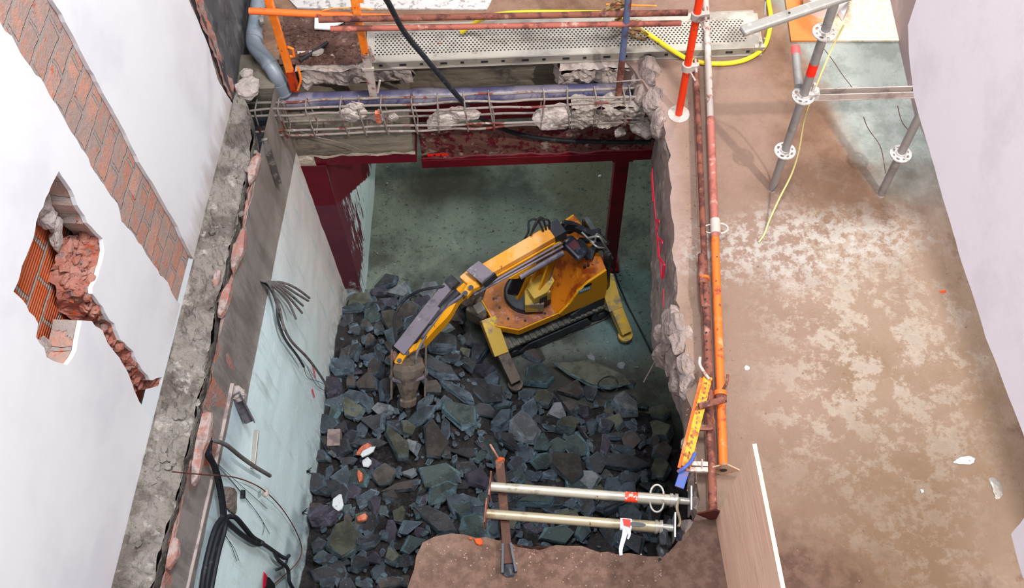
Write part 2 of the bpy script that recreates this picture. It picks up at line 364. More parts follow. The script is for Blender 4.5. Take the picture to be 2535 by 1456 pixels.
t.bump(t.noise(28, 6, .7), .3, .01); m_farwall = t.fin(col, .8)
t = NT('formwork_concrete'); P = t.xyz()
wv = t.noise(2.2, 6, .65, t.scaled((.6, 1, 6)))
col = t.mix(t.ramp(wv, .4, .65), lin('94897a'), lin('6e665c'))
col = t.mix(t.ramp(t.noise(5, 6, .7), .5, .7), col, lin('55504a'))
t.bump(t.math('ADD', wv, t.math('MULTIPLY', t.noise(50, 6, .75), .5)), .6, .02); m_form = t.fin(col, .9)
m_stain = mat('rust_stained_plaster', '6e4a42', [('5c1220', 13, .50, .56), ('a08c80', 9, .58, .66)], .9, 0, .7, 50, .01)
m_tar = mat('dark_grey_render', '5b595c', [('7e7b7c', 3, .5, .68, (1, 3, 1)), ('46464c', 5, .5, .65)], .9, 0, .5, 40, .01)
m_roughstrip = mat('rough_grey_slab', '9c938b', [('756b64', 4, .46, .60), ('c4bbb3', 9, .56, .68), ('6a605a', 30, .62, .7)], .95, 0, 1.0, 30, .03)
m_rdown = mat('cut_concrete_face', '8d807c', [('a5958f', 5, .48, .64, (1, 3, .5)), ('6c6260', 11, .56, .68)], .9, 0, .6, 40, .012)
m_tile = mat('speckled_pale_tiles', 'c6c1bf', [('98918f', 26, .52, .60), ('e4e1df', 12, .58, .66)], .6, 0, .2)
m_debris = mat('red_brown_rubble_dust', '6d5048', [('52382f', 9, .45, .62), ('95796c', 18, .58, .68)], .95, 0, 1.0, 45, .02)

# ---- pit floor
bm = BM(); nx, ny = 110, 120
G = [[None]*(nx+1) for _ in range(ny+1)]
for j in range(ny+1):
    for i in range(nx+1):
        x = -2.6+5.8*i/nx; y = .6+7.8*j/ny; p = V((x, y, 0))
        z = ZP + .035*fbm(p, 1.3) + .012*fbm(p+V((2, 2, 0)), 6)
        G[j][i] = bm.verts.new((x, y, z))
for j in range(ny):
    for i in range(nx): bm.faces.new((G[j][i], G[j][i+1], G[j+1][i+1], G[j+1][i]))
struct('floor', bm, m_pit, smooth=True)

# ---- upper floor slab around the hole
PX = lambda L, z=0.0: [at(x, y, z) for x, y in L]
right_edge = PX([(1560, 165), (1600, 222), (1628, 262), (1645, 310), (1655, 400), (1662, 500), (1668, 600), (1674, 740), (1690, 800), (1696, 880), (1700, 960), (1712, 1060), (1725, 1160), (1733, 1240), (1712, 1300), (1690, 1335), (1650, 1372)])
near_edge = PX([(1650, 1372), (1600, 1378), (1560, 1372), (1480, 1362), (1440, 1352), (1370, 1349), (1310, 1350), (1260, 1342), (1200, 1334), (1150, 1320), (1110, 1322), (1075, 1330), (1045, 1342), (1030, 1375), (1015, 1410), (1008, 1456)])
far_edge = [V((-1.66, 4.95, 0)), V((-1.38, 4.97, 0)), V((-.64, 4.98, 0)), V((-.6, 5.0, 0)), V((.36, 5.0, 0)), V((.40, 4.93, 0)), V((.78, 4.90, 0))]+PX([(1560, 165)])
random.seed(3)
inner = jag(far_edge, .022, .05, ax=(1, 1, 0))[:-1]+jag(right_edge, .03, .05, ax=(1, 1, 0))[:-1]+jag(near_edge, .03, .05, ax=(1, 1, 0))
slab = inner+[V((-.75, .9, 0)), V((-.75, -1.2, 0)), V((3.3, -1.2, 0)), V((3.3, 8.4, 0)), V((-1.66, 8.4, 0))]
bm = BM(); slabpoly(bm, slab, (0, 0, -.2))
struct('floor_upper', bm, m_upper)
# chunky broken faces under the far edge
def stub(name, x0, x1, y, z1, seed, m=m_conc_p):
    bm = BM(); top = [V((x0, y, -.01)), V((x1, y, -.01))]
    ruled(bm, [V((x0, y+.14, .003)), V((x1, y+.14, .003))], [V((x0, y-.01, -.02)), V((x1, y-.01, -.02))], 40, 6, .02, None, 9, keep0=False)
    ruled(bm, [V((x0, y-.01, -.02)), V((x1, y-.01, -.02))], [V((x0, y+.05, z1)), V((x1, y+.05, z1))], 40, 9, .05, V((0, -1, -.3)), 7, keep0=False)
    ruled(bm, [V((x1, y-.01, -.02)), V((x1, y+.3, -.02))], [V((x1, y+.05, z1)), V((x1, y+.3, z1))], 12, 8, .03, V((1, 0, 0)), 9, keep0=False)
    ruled(bm, [V((x0, y-.01, -.02)), V((x0, y+.3, -.02))], [V((x0, y+.05, z1)), V((x0, y+.3, z1))], 12, 8, .03, V((-1, 0, 0)), 9, keep0=False)
    ruled(bm, [V((x0, y+.05, z1)), V((x1, y+.05, z1))], [V((x0, y+.3, z1)), V((x1, y+.3, z1))], 30, 4, .02, V((0, 0, -1)), 9)
    return struct(name, bm, m)
stub('trim_1', -1.38, -.62, 4.875, -.22, 1)
stub('trim_2', .37, .98, 4.80, -.24, 2)

# ---- upper left wall: plaster, brick behind it, deep hole
B0 = at(575, 255); B1 = at(275, 1456); wd = (B0-B1).normalized(); wn = V((wd.y, -wd.x, 0)).normalized()
if wn.x < 0: wn = -wn
def LW(px, py): return onp(px, py, B0, wn)
def yz(y, z):                                  # point of the wall plane at this y and height
    return B0 + wd*((y-B0.y)/wd.y) + V((0, 0, z))
ZT = 5.3
farl = [LW(*p) for p in [(575, 256), (556, 225), (538, 195), (528, 160), (518, 120), (500, 70), (480, 30), (466, 0)]]
sr = [LW(*p) for p in [(132, 0), (182, 90), (232, 188), (300, 310), (345, 400), (400, 492), (440, 562), (462, 610), (478, 640)]]
sl = [LW(*p) for p in [(0, 60), (28, 82), (62, 145), (112, 212), (150, 280), (192, 352), (225, 408), (258, 458), (292, 508), (300, 545), (332, 580), (345, 602), (385, 662), (432, 735), (446, 752)]]
hole_up = [LW(*p) for p in [(142, 420), (168, 462), (192, 505), (218, 548), (240, 582), (256, 588), (256, 620), (252, 650), (244, 690), (230, 712), (228, 728), (262, 778), (282, 800), (300, 845), (330, 870), (345, 905), (372, 940), (400, 936), (402, 950)]]
hole_lo = [LW(*p) for p in [(378, 1045), (352, 1005), (332, 965), (318, 925), (296, 885), (276, 868), (262, 832), (228, 795), (204, 792), (198, 822), (192, 868), (164, 902), (116, 886), (90, 832), (94, 800), (33, 722), (56, 655), (100, 530), (142, 420)]]
bm = BM()
pr = jag(farl, .012, .05)[:-1]+[yz(farl[-1].y+.02, ZT), yz(sr[0].y, ZT)]+jag(sr, .010, .04, ax=(0, 1, .4))+[yz(3.42, .0)]
pr = [p-wn*(p-B0).dot(wn) for p in pr]
slabpoly(bm, pr, -wn*.022)
pl2 = jag(hole_up, .018, .04)
pl = [yz(sl[0].y, ZT)]+jag(sl, .02, .04)+[LW(430, 820), LW(410, 900)]+pl2[::-1]+jag(hole_lo[::-1], .018, .04)[1:]+[LW(275, 1456), yz(-1.2, 0), yz(-1.2, ZT)]
pl = [p-wn*(p-B0).dot(wn) for p in pl]
slabpoly(bm, pl, -wn*.022)
struct('wall_left_upper', bm, m_plaster)
bm = BM()
k1 = jag([p for p in hole_up], .03, .03); k2 = jag([p for p in hole_lo], .03, .03)
bk = [yz(4.66, 0), yz(4.66, ZT)]+[yz(-1.2, ZT), yz(-1.2, 0)]+[LW(275, 1456)]+[LW(376, 1050)]+k2[1:]+k1[1:]+[LW(410, 900)]
bk = [p-wn*((p-B0).dot(wn)+.024) for p in bk]
slabpoly(bm, bk, -wn*.11)
struct('wall_left_brick', bm, m_brick)
bm = BM(); a = [yz(-1.2, -.2), yz(4.66, -.2), yz(4.66, ZT), yz(-1.2, ZT)]
prism(bm, [p-wn*.17 for p in a], -wn*.1); struct('wall_left_core', bm, m_brick_o)
# broken brick along the channel and the right rim of the hole
random.seed(11)
bm = BM(); chan_a = hole_up[5:]; chan_b = [LW(*p) for p in [(232, 585), (214, 620), (206, 690), (215, 750), (245, 800), (270, 850), (300, 890), (330, 950), (350, 1000)]]
A = resample([p-wn*.02 for p in hole_up[5:]], 60); B = resample([p-wn*.15 for p in chan_b], 60)
ruled(bm, A, B, 70, 8, .05, wn, 9)
for i in range(90):
    tt = (i+random.random()*.6)/90; a = A[int(tt*60)]; b = B[min(60, int(tt*60))]; q = a.lerp(b, random.uniform(.05, .75)); s = random.uniform(.015, .042)
    lump(bm, q, s, (.8, 1.1, .6), i, 2, .45)
struct('wall_left_broken_brick', bm, mat('mixed_broken_brick', 'b87464', [('c48a7a', 8, .46, .58), ('c25c3a', 11, .56, .64), ('8f7f7a', 15, .56, .64), ('5e3a38', 22, .58, .66)], .95, 0, 1.0, 45, .02))
bm = BM()
for i, (px, py, s) in enumerate([(168, 505, .075), (150, 478, .07), (185, 540, .07), (205, 565, .05), (150, 868, .06), (178, 862, .05), (125, 880, .05), (163, 885, .05), (146, 452, .06), (135, 500, .05), (205, 600, .05), (160, 520, .05)]):
    lump(bm, LW(px, py)-wn*.13, s, (.6, 1.0, 1.2), i+40, 3, .5)
struct('wall_left_rough_mortar', bm, m_conc_p)
# far jamb of the white wall and the dark rendered wall beyond it
D0 = at(578, 258); D1 = at(612, 0)
bm = BM(); e = (D1-D0).normalized(); dn = V((e.y, -e.x, 0)); a = D0+e*.03; b = D0+e*4
prism(bm, [a+V((0, 0, -.3)), b+V((0, 0, -.3)), b+V((0, 0, ZT)), a+V((0, 0, ZT))], -dn*.15); struct('wall_left_rear', bm, m_tar)
bm = BM(); ruled(bm, [yz(4.60, ZT)-wn*.0, yz(4.60, 0)-wn*.0], [yz(4.70, ZT)-wn*.03+V((.03, 0, 0)), yz(4.68, 0)-wn*.02+V((.03, 0, 0))], 160, 4, .025, V((.6, .8, 0)), 6, keep0=False)
struct('trim_3', bm, m_brickpale)

# ---- strip of slab left along the upper wall, open joint, brick course
def wallx(y, z):                               # the pit's left wall leans a little
    s = -z/3.0; return (-1.53-.105*(4.6-y))*(1-s)+(-1.46-.085*(4.6-y))*s
crack = PX([(612, 262), (622, 300), (622, 360), (600, 470), (575, 600), (548, 700), (530, 800), (505, 930), (482, 1030), (455, 1160), (432, 1250), (405, 1340), (378, 1440), (352, 1540)])
base = [yz(4.75, 0), yz(4.0, 0), yz(3.0, 0), yz(2.0, 0), yz(1.2, 0)]
crack = jag(crack, .02, .04, ax=(1, 0, 0))
bm = BM(); ruled(bm, base, crack, 190, 12, .035, V((0, 0, 1)), 7, keep0=True, keep1=False)
ruled(bm, crack, [p+V((-.01, 0, -.3)) for p in crack], 150, 4, .015, V((1, 0, 0)), 7, keep0=False)
struct('trim_4', bm, m_roughstrip)
bm = BM(); prism(bm, [V((-2.15, .85, -.26)), V((wallx(.85, -.3)-.05, .85, -.26)), V((wallx(4.7, -.3)-.05, 4.7, -.26)), V((-1.9, 4.7, -.26))], (0, 0, -.05)); struct('wall_left_gap_blocker', bm, m_black)  # black sheet added below the joint so no light shows through the gap
# top of the pit wall: bricks and mortar between the joint and the painted face
random.seed(5)
cin = [V((max(p.x+.035+.015*mn.noise(p*4), wallx(p.y, 0)-.16), p.y, -.012)) for p in resample(crack[8:], 150)]
cout = [V((wallx(p.y, 0)+.004, p.y, -.03)) for p in cin]
bm = BM(); ruled(bm, cin, cout, 190, 5, .03, V((0, 0, 1)), 9, keep0=False); ruled(bm, cin, [p+V((0, 0, -.4)) for p in cin], 150, 3, .01, V((-1, 0, 0)), 8, keep0=False)
struct('trim_5', bm, m_brickpale)
bm = BM()
for i in range(70):
    y = random.uniform(1.3, 4.2); p = V((random.choice([-.06, -.14, -.1])+wallx(y, 0)+random.uniform(-.04, .04), y, .0)); lump(bm, p, random.uniform(.008, .028), (1, 1.2, .5), i, 2, .5)
o = struct('trim_6', bm, m_roughstrip)
bm = BM()
for (px, py, L, W, hh) in [(628, 420, .26, .05, .03), (590, 620, .30, .055, .02), (556, 745, .22, .05, .02), (505, 1075, .34, .06, .03), (490, 1150, .22, .05, .03), (540, 690, .12, .04, .03), (430, 1370, .16, .05, .02)]:
    c = at(px, py, 0); d = V((.18, 1, 0)).normalized(); rock(bm, c-V((0, 0, .03)), W*1.25, L*1.1, .045+hh*.4, -.15, (0, 0), random, 10)
struct('trim_7', bm, mat('pink_hollow_brick', 'a8776b', [('b5a09a', 7, .42, .54), ('8f7a74', 14, .50, .60), ('c4705a', 20, .6, .66)], .9, 0, .8, 60, .01), bevel=.006)

# ---- left pit wall
bm = BM()
ztop = [V((wallx(4.73-3.93*i/60, 0), 4.73-3.93*i/60, -.02+.012*mn.noise(V((i*.7, 0, 0))))) for i in range(61)]
zbot = [V((wallx(p.y, ZP), p.y, ZP-.05)) for p in ztop]
ruled(bm, ztop, zbot, 90, 60, .008, V((1, 0, 0)), 2.2)
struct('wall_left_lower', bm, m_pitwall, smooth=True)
bm = BM(); hexa(bm, [ztop[0]+V((0, 0, 0)), zbot[0], zbot[0]+V((-.3, 0, 0)), ztop[0]+V((-.3, 0, 0))], [p+V((0, .3, 0)) for p in [ztop[0], zbot[0], zbot[0]+V((-.3, 0, 0)), ztop[0]+V((-.3, 0, 0))]])
struct('wall_left_end', bm, m_form)
# far wall beyond the corner, maroon over white
q0 = at(905, 750, ZP); q1 = at(932, 400, ZP); e = (q1-q0).normalized(); q2 = q0+e*3.4; q0 = q0-e*.02
bm = BM(); ruled(bm, [q0+V((0, 0, 2.13)), q2+V((0, 0, 2.13))], [q0+V((0, 0, -.05)), q2+V((0, 0, -.05))], 50, 30, .008, V((1, 0, 0)), 2)
ruled(bm, [q0+V((0, 0, 2.13)), q0+V((-.25, .01, 2.13))], [q0+V((0, 0, -.05)), q0+V((-.25, .01, -.05))], 6, 30, .006, V((0, -1, 0)), 3)
struct('wall_left_far', bm, m_farwall)

# ---- lintel across the far side of the hole
xl, xm, xr = -1.62, -.66, 1.25
m_gap = mat('pale_chipped_mortar', 'c3b5a6', [('9a8c80', 14, .5, .65)], .9, 0, .6)
bm = BM(); YL = 4.72
ruled(bm, [V((xl, YL, -.36)), V((xm, YL, -.36))], [V((xl, YL, -.77)), V((xm, YL, -.77))], 30, 30, .008, V((0, -1, 0)), 4)
ruled(bm, [V((xm, YL, -.36)), V((xm, 5.1, -.36))], [V((xm, YL, -.77)), V((xm, 5.1, -.77))], 8, 20, .004, V((1, 0, 0)), 4)
ruled(bm, [V((xl, YL+.32, -.36)), V((xm, YL+.32, -.36))], [V((xl, YL, -.36)), V((xm, YL, -.36))], 30, 3, .01, V((0, 0, 1)), 6)
ruled(bm, [V((xl, 5.02, 0)), V((xr+.6, 5.02, 0))], [V((xl, 5.04, -.62)), V((xr+.6, 5.04, -.62))], 60, 16, .012, V((0, -1, 0)), 4)
struct('wall_far', bm, m_form)
bm = BM(); prism(bm, [(-1.38, YL-.002, -.765), (xm+.004, YL-.002, -.765), (xm+.004, YL-.002, -.885), (-1.395, YL-.002, -.885)], (0, .36, 0))
struct('trim_8', bm, m_maroon)
bm = BM(); ruled(bm, [V((-1.5, YL-.012, -.745)), V((xm, YL-.012, -.745))], [V((-1.5, YL-.012, -.772)), V((xm, YL-.012, -.772))], 50, 3, .012, None, 12, keep0=False)
box(bm, (-1.52, YL-.004, -.885), (-1.39, YL+.2, -.76)); lump(bm, V((-1.45, YL, -.82)), .055, (1.3, .4, 1), 4, 3, .4)
struct('trim_9', bm, m_gap)
# maroon steel girder on the right with a stained ledge
bm = BM(); box(bm, (xm+.01, 5.03, -.82), (xr+.5, 5.2, -.60))
ob = struct('beam_web_panel', bm, m_maroon)
bm = BM(); ruled(bm, [V((xm+.01, 5.02, -.84)), V((xr+.5, 5.02, -.84))], [V((xm+.01, 4.985, -1.20)), V((xr+.5, 4.985, -1.20))], 70, 14, .018, V((0, -1, 0)), 7)
struct('trim_10', bm, m_stain)
bm = BM(); box(bm, (xm+.005, 4.955, -1.30), (1.32, 5.22, -1.205))
struct('trim_11', bm, m_maroon, bevel=.004)
bm = BM()
for i, (px, py, r) in enumerate([(1083, 383, .02), (1068, 384, .018), (1100, 383, .017)]):
    c = atY(px, py, 4.95); bar(bm, c-V((.03, 0, 0)), c+V((.03, 0, 0)), .008, .02)
tag(obj('paint_mark', bm, m_redfluo), 'short fluorescent red paint dash on the maroon girder', 'paint mark')

# ---- right side of the hole: concrete downstand
ru = [p+V((.004, 0, -.01)) for p in right_edge[2:]]
rl = [V((1.13, 5.05, -1.3)), V((1.05, 4.3, -1.3)), V((1.0, 3.73, -1.3)), V((.97, 3.35, -1.28)), V((1.05, 3.05, -1.2)), V((1.1, 2.7, -1.2)), V((1.10, 2.5, -1.2)), V((1.1, 2.0, -1.2)), V((1.05, 1.5, -1.2))]
bm = BM(); inner_r = jag(ru, .03, .05, ax=(1, 1, 0))
ruled(bm, inner_r, rl, 110, 40, .022, V((-1, 0, 0)), 4)
struct('wall_right_lower', bm, m_rdown)
bm = BM()                                        # broken lumps where the face is hacked away
random.seed(21)
for i, (px, py, z, r) in enumerate([(1665, 815, -.10, .12), (1655, 850, -.25, .11), (1682, 850, -.08, .11), (1640, 880, -.5, .10), (1665, 900, -.3, .12), (1690, 905, -.05, .09), (1630, 830, -.6, .07), (1645, 800, -.3, .08), (1672, 950, -.25, .09), (1690, 960, -.05, .08),
        (1598, 205, -.06, .10), (1585, 240, -.12, .08), (1615, 250, -.05, .10), (1600, 180, -.02, .09), (1570, 195, -.12, .09), (1625, 300, -.06, .09), (1700, 1100, -.1, .06), (1715, 1200, -.15, .07), (1720, 1260, -.1, .07), (1700, 1320, -.12, .07)]):
    lump(bm, at(px, py, z)+V((.02, 0, 0)), r, (.75, 1.1, 1.1), i*3, 3, .5)
struct('wall_right_broken_edge', bm, mat('mauve_grey_broken_concrete', '9c8a84', [('8a7c7a', 6, .48, .64), ('b5a39c', 13, .56, .68)], .9, 0, .9, 34, .025))
# ---- near face of the hole, under the near slab
bm = BM(); ruled(bm, [p+V((0, 0, -.02)) for p in near_edge], [p+V((0, -.12, -.3)) for p in near_edge], 80, 6, .04, V((0, 1, 0)), 8)
struct('wall_near_edge', bm, m_debris)
bm = BM(); box(bm, (-2.6, .9, ZP-.1), (3.2, 1.05, -.2)); struct('wall_near_lower', bm, m_form)
bm = BM(); box(bm, (3.0, 1.0, ZP-.1), (3.2, 8.4, -.2)); struct('wall_right_pit', bm, m_form)
bm = BM(); box(bm, (-2.6, 8.2, ZP-.1), (3.2, 8.4, -.2)); struct('wall_far_lower', bm, m_form)

# ---- right-hand white wall of the room and the near bulkhead
a = at(2200, 0); b = at(2264, 285); e = (b-a).normalized(); a2 = a-e*3.2; b2 = at(2430, 640); b3 = at(2700, 1300)
bm = BM(); pts = [a2, b, b2, b3, V((3.1, -1.2, 0))]
for p, q in zip(pts, pts[1:]):
    hexa(bm, [p, q, q+V((0, 0, 2.6)), p+V((0, 0, 2.6))], [r+V((.12, 0, 0)) for r in [p, q, q+V((0, 0, 2.6)), p+V((0, 0, 2.6))]])
struct('wall_right', bm, mat('mauve_grey_plaster', '9a8688', [('b0a0a2', 3, .5, .7)], .9, 0, .2))
edge = [atX(px, py, 1.25) for px, py in [(2268, 0), (2247, 62), (2250, 130), (2262, 240), (2300, 366), (2334, 490), (2373, 622), (2440, 835), (2488, 960), (2538, 1085), (2552, 1180), (2534, 1282), (2502, 1320), (2530, 1423), (2552, 1470)]]
cut = [V((1.25, p.y, p.z)) for p in jag(edge[1:], .006, .03)]
pan = [V((1.25, edge[1].y-.02, 6.2)), V((1.25, edge[0].y, edge[0].z))]+cut+[V((1.25, cut[-1].y-1.2, cut[-1].z+.02)), V((1.25, cut[-1].y-1.2, 6.2))]
bm = BM(); slabpoly(bm, pan, (.12, 0, 0)); struct('wall_right_upper', bm, mat('pinkish_white_plaster', 'dbcfd3', [('d0c4c8', 2, .5, .7)], .9, 0, .15))

for i, L_ in enumerate(([(2040, 122), (2062, 150), (2085, 185), (2108, 215), (2118, 235)], [(2138, 290), (2150, 320), (2178, 360), (2188, 400), (2192, 430)], [(2222, 262), (2232, 300), (2248, 322)])):
    bm = BM(); tube(bm, smooth_pts([at(x, y, 0) for x, y in L_], 4), .0028, 5); struct('trim_%d' % (20+i), bm, m_debris)
# ================================================================== THE RUBBLE HEAP
def sst(a, b, x): t_ = max(0, min(1, (x-a)/(b-a))); return t_*t_*(3-2*t_)
def heap(x, y):
    yb = 5.05 if x < -.62 else (5.05-(x+.62)/.45*1.0 if x < -.17 else 4.05-.22*(x+.17))
    return ZP + .42*sst(0, .9, yb-y) + .03*mn.noise(V((x*2, y*2, 3))) - .02
def hp(px, py):                                # the point of the heap seen at this pixel of the photo
    z = -2.8
    for _ in range(5):
        p = at(px, py, z); z = heap(p.x, p.y)
    return at(px, py, z)
bm = BM(); nx, ny = 90, 110; G = []
for j in range(ny+1):
    row = []
    for i in range(nx+1):
        y = 1.06+4.2*j/ny; xw = max(wallx(y, -2.8), -1.31 if y > 4.70 else -9)+.004; x = xw+(1.30-xw)*i/nx; hgt = heap(x, y); inz = sst(ZP-.01, ZP+.12, hgt)
        row.append(bm.verts.new((x, y, hgt-.03-.03*(1-inz)+inz*(.07*fbm((x, y, 0), 5)))))
    G.append(row)
for j in range(ny):
    for i in range(nx): bm.faces.new((G[j][i], G[j][i+1], G[j+1][i+1], G[j+1][i]))
m_bed = mat('dark_rubble_grit', '383334', [('242122', 9, .45, .6), ('4e4544', 22, .56, .66), ('606167', 48, .62, .68)], .95, 0, 1.0, 40, .03)
tag(obj('rubble_grit', bm, m_bed), 'dark crushed concrete grit and fines filling the gaps under the rubble heap', 'rubble', kind='stuff')
def rockmat(name, top, side, spk):
    dk = lambda c, k: '%02x%02x%02x' % tuple(int(int(c[i:i+2], 16)*k) for i in (0, 2, 4))
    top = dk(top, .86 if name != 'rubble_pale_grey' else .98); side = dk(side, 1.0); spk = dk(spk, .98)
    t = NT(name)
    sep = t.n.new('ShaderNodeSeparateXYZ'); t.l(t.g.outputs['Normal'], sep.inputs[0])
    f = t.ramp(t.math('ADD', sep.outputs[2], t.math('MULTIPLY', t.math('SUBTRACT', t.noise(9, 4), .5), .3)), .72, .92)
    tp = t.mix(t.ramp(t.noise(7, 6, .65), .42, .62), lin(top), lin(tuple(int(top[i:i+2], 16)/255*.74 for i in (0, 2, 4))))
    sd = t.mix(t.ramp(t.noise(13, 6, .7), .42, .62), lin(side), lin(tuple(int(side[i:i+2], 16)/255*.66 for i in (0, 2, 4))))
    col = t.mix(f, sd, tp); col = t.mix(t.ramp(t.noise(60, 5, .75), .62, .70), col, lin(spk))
    oi = t.n.new('ShaderNodeObjectInfo'); hs = t.n.new('ShaderNodeHueSaturation'); t.l(t.math('ADD', .72, t.math('MULTIPLY', oi.outputs['Random'], .55)), hs.inputs['Value']); t.l(col, hs.inputs['Color']); col = hs.outputs[0]
    t.bump(t.math('ADD', t.noise(34, 7, .75), t.math('MULTIPLY', t.noise(9, 4), .8)), 1.0, .02); return t.fin(col, .82)
RK = {  # kind: (material, words)
 'D': (rockmat('rubble_dark_slate', '54545a', '687684', '93a0a8'), 'dark slate-grey'),
 'B': (rockmat('rubble_blue_grey', '66707c', '7f93a3', 'a9bcc6'), 'blue-grey'),
 'W': (rockmat('rubble_brown', '6d6360', '66707a', '94908c'), 'dull brown'),
 'T': (rockmat('rubble_teal_grey', '5f6c6c', '7795a0', 'a6c0c4'), 'greenish teal-grey'),
 'L': (rockmat('rubble_pale_grey', '8f9298', '92a0ac', 'c4cbd0'), 'pale grey'),
 'O': (rockmat('rubble_olive', '767668', '6b7a80', 'a0a294'), 'olive-grey'),
 'P': (rockmat('rubble_purple', '5d5664', '716c80', '9c96a4'), 'purplish-grey')}
ROCKS = [  # photo x, y, length, width (photo pixels), turn, kind
]
def RA(ox, oy, sc, L): 
    for (X, Y, l, w_, a, k) in L: ROCKS.append((ox+X/sc, oy+Y/sc, l/sc, w_/sc, a, k))
RA(760, 860, 2.443, [(305,40,110,90,30,'D'),(395,235,140,110,10,'W'),(265,215,60,70,0,'W'),(280,295,160,60,-5,'B'),(490,270,70,140,0,'B'),(276,380,160,95,-50,'O'),(210,490,70,70,0,'D'),(335,500,60,90,0,'B'),(480,390,115,75,-30,'L'),(750,265,100,60,35,'W'),(690,420,180,70,38,'B'),(425,465,140,110,-20,'D'),(545,625,240,90,-55,'O'),(760,575,230,140,-72,'W'),(915,275,210,50,-35,'B'),(1070,275,230,115,-20,'D'),(915,430,210,160,-35,'T'),(840,500,150,42,-85,'B'),(1065,380,130,70,-10,'D'),(1185,355,105,50,15,'B'),(1165,465,140,70,50,'B'),(1205,590,175,70,-60,'D'),(1290,510,160,110,85,'L'),(940,630,180,60,-10,'D'),(650,610,90,90,0,'L'),(775,770,230,160,10,'T'),(627,770,80,50,5,'L'),(580,850,225,65,18,'W'),(815,875,195,100,25,'T'),(915,970,105,105,40,'B'),(1000,930,160,50,-25,'B'),(470,775,130,105,0,'W'),(515,940,115,85,-50,'W'),(290,870,90,90,0,'P'),(150,865,120,80,0,'D'),(385,580,200,50,0,'D'),(265,680,85,50,0,'D'),(230,1195,250,150,80,'O'),(640,1190,150,115,0,'T'),(800,1065,270,105,-38,'D'),(375,1200,135,65,15,'D'),(620,1080,150,80,10,'B'),(395,1060,120,65,60,'D'),(100,1285,90,70,-20,'B'),(100,1370,140,80,10,'D'),(435,1360,120,60,60,'B'),(420,1290,90,70,10,'P'),(1030,1080,180,140,0,'T'),(1140,680,230,66,-68,'T'),(130,1050,160,100,0,'P'),(500,1435,150,60,10,'W'),(350,1430,90,70,0,'B'),(250,1440,110,80,0,'D'),(320,1340,100,90,50,'D'),(130,1440,90,60,20,'B'),(60,960,110,35,-8,'W'),(125,770,110,50,78,'B'),(190,650,60,50,0,'P'),(380,1020,70,60,0,'D'),(460,1000,60,50,0,'T'),(330,1090,60,45,30,'D'),(700,920,90,60,40,'P'),(1090,1120,80,120,0,'D'),(1130,860,90,60,0,'B'),(1030,820,130,120,0,'P'),(900,780,90,55,-45,'B'),(960,720,120,80,0,'D'),(1060,1000,120,80,0,'B'),(510,1120,70,120,0,'P'),(340,1145,90,30,-5,'D')])
RA(1200, 860, 2.696, [(365,215,200,145,0,'T'),(310,85,150,90,-20,'W'),(575,295,165,120,0,'W'),(705,310,95,100,0,'D'),(905,230,110,50,90,'B'),(970,260,70,50,0,'D'),(380,370,135,110,20,'O'),(260,320,90,60,30,'B'),(285,430,150,85,65,'B'),(125,400,110,60,15,'B'),(30,335,200,130,0,'D'),(110,510,160,95,50,'B'),(495,430,125,115,-20,'L'),(540,555,140,110,0,'O'),(385,640,115,110,0,'T'),(478,675,120,100,0,'T'),(150,650,195,90,-58,'D'),(265,715,135,95,0,'B'),(375,755,145,85,30,'T'),(820,400,80,48,90,'T'),(725,550,120,68,85,'B'),(800,550,90,80,0,'D'),(935,430,165,130,-50,'L'),(880,520,115,105,0,'O'),(885,610,115,58,0,'D'),(620,665,190,110,-50,'T'),(700,640,135,52,-65,'L'),(805,675,165,65,75,'P'),(925,700,175,72,-20,'B'),(945,785,275,100,-12,'D'),(730,775,115,115,0,'D'),(540,820,250,190,-30,'W'),(705,890,140,100,0,'L'),(1165,720,110,115,0,'W'),(1185,835,120,115,0,'O'),(1198,600,155,125,85,'O'),(1190,455,120,95,0,'O'),(425,870,90,75,0,'B'),(340,1040,235,120,10,'T'),(855,1085,205,105,-10,'D'),(980,1070,115,80,0,'D'),(490,1250,205,115,0,'T'),(1000,1310,150,135,0,'D'),(825,1245,165,80,-70,'D'),(340,1200,140,80,0,'P'),(640,1235,140,80,60,'T'),(70,1230,110,60,90,'B'),(850,930,110,100,0,'B'),(950,920,125,90,0,'D'),(690,1060,135,95,-70,'D'),(440,1080,125,70,0,'D'),(570,1050,100,75,0,'B'),(200,800,110,85,60,'D'),(1050,830,95,58,90,'D'),(715,75,60,45,-60,'L'),(910,125,62,38,10,'L'),(395,40,52,18,-10,'L'),(1060,400,80,50,0,'T'),(1040,540,90,60,0,'D'),(1060,640,100,60,30,'D'),(650,450,130,70,-45,'P'),(430,545,140,50,-5,'B'),(360,480,60,70,0,'D'),(600,750,90,60,70,'B'),(1100,1000,100,70,0,'D'),(950,350,90,70,0,'P'),(720,1180,90,70,0,'D'),(640,1370,100,50,0,'D'),(900,1010,100,50,20,'B'),(230,960,90,70,0,'B'),(1080,930,80,60,0,'D'),(110,330,80,60,0,'P'),(1130,640,60,90,0,'W')])
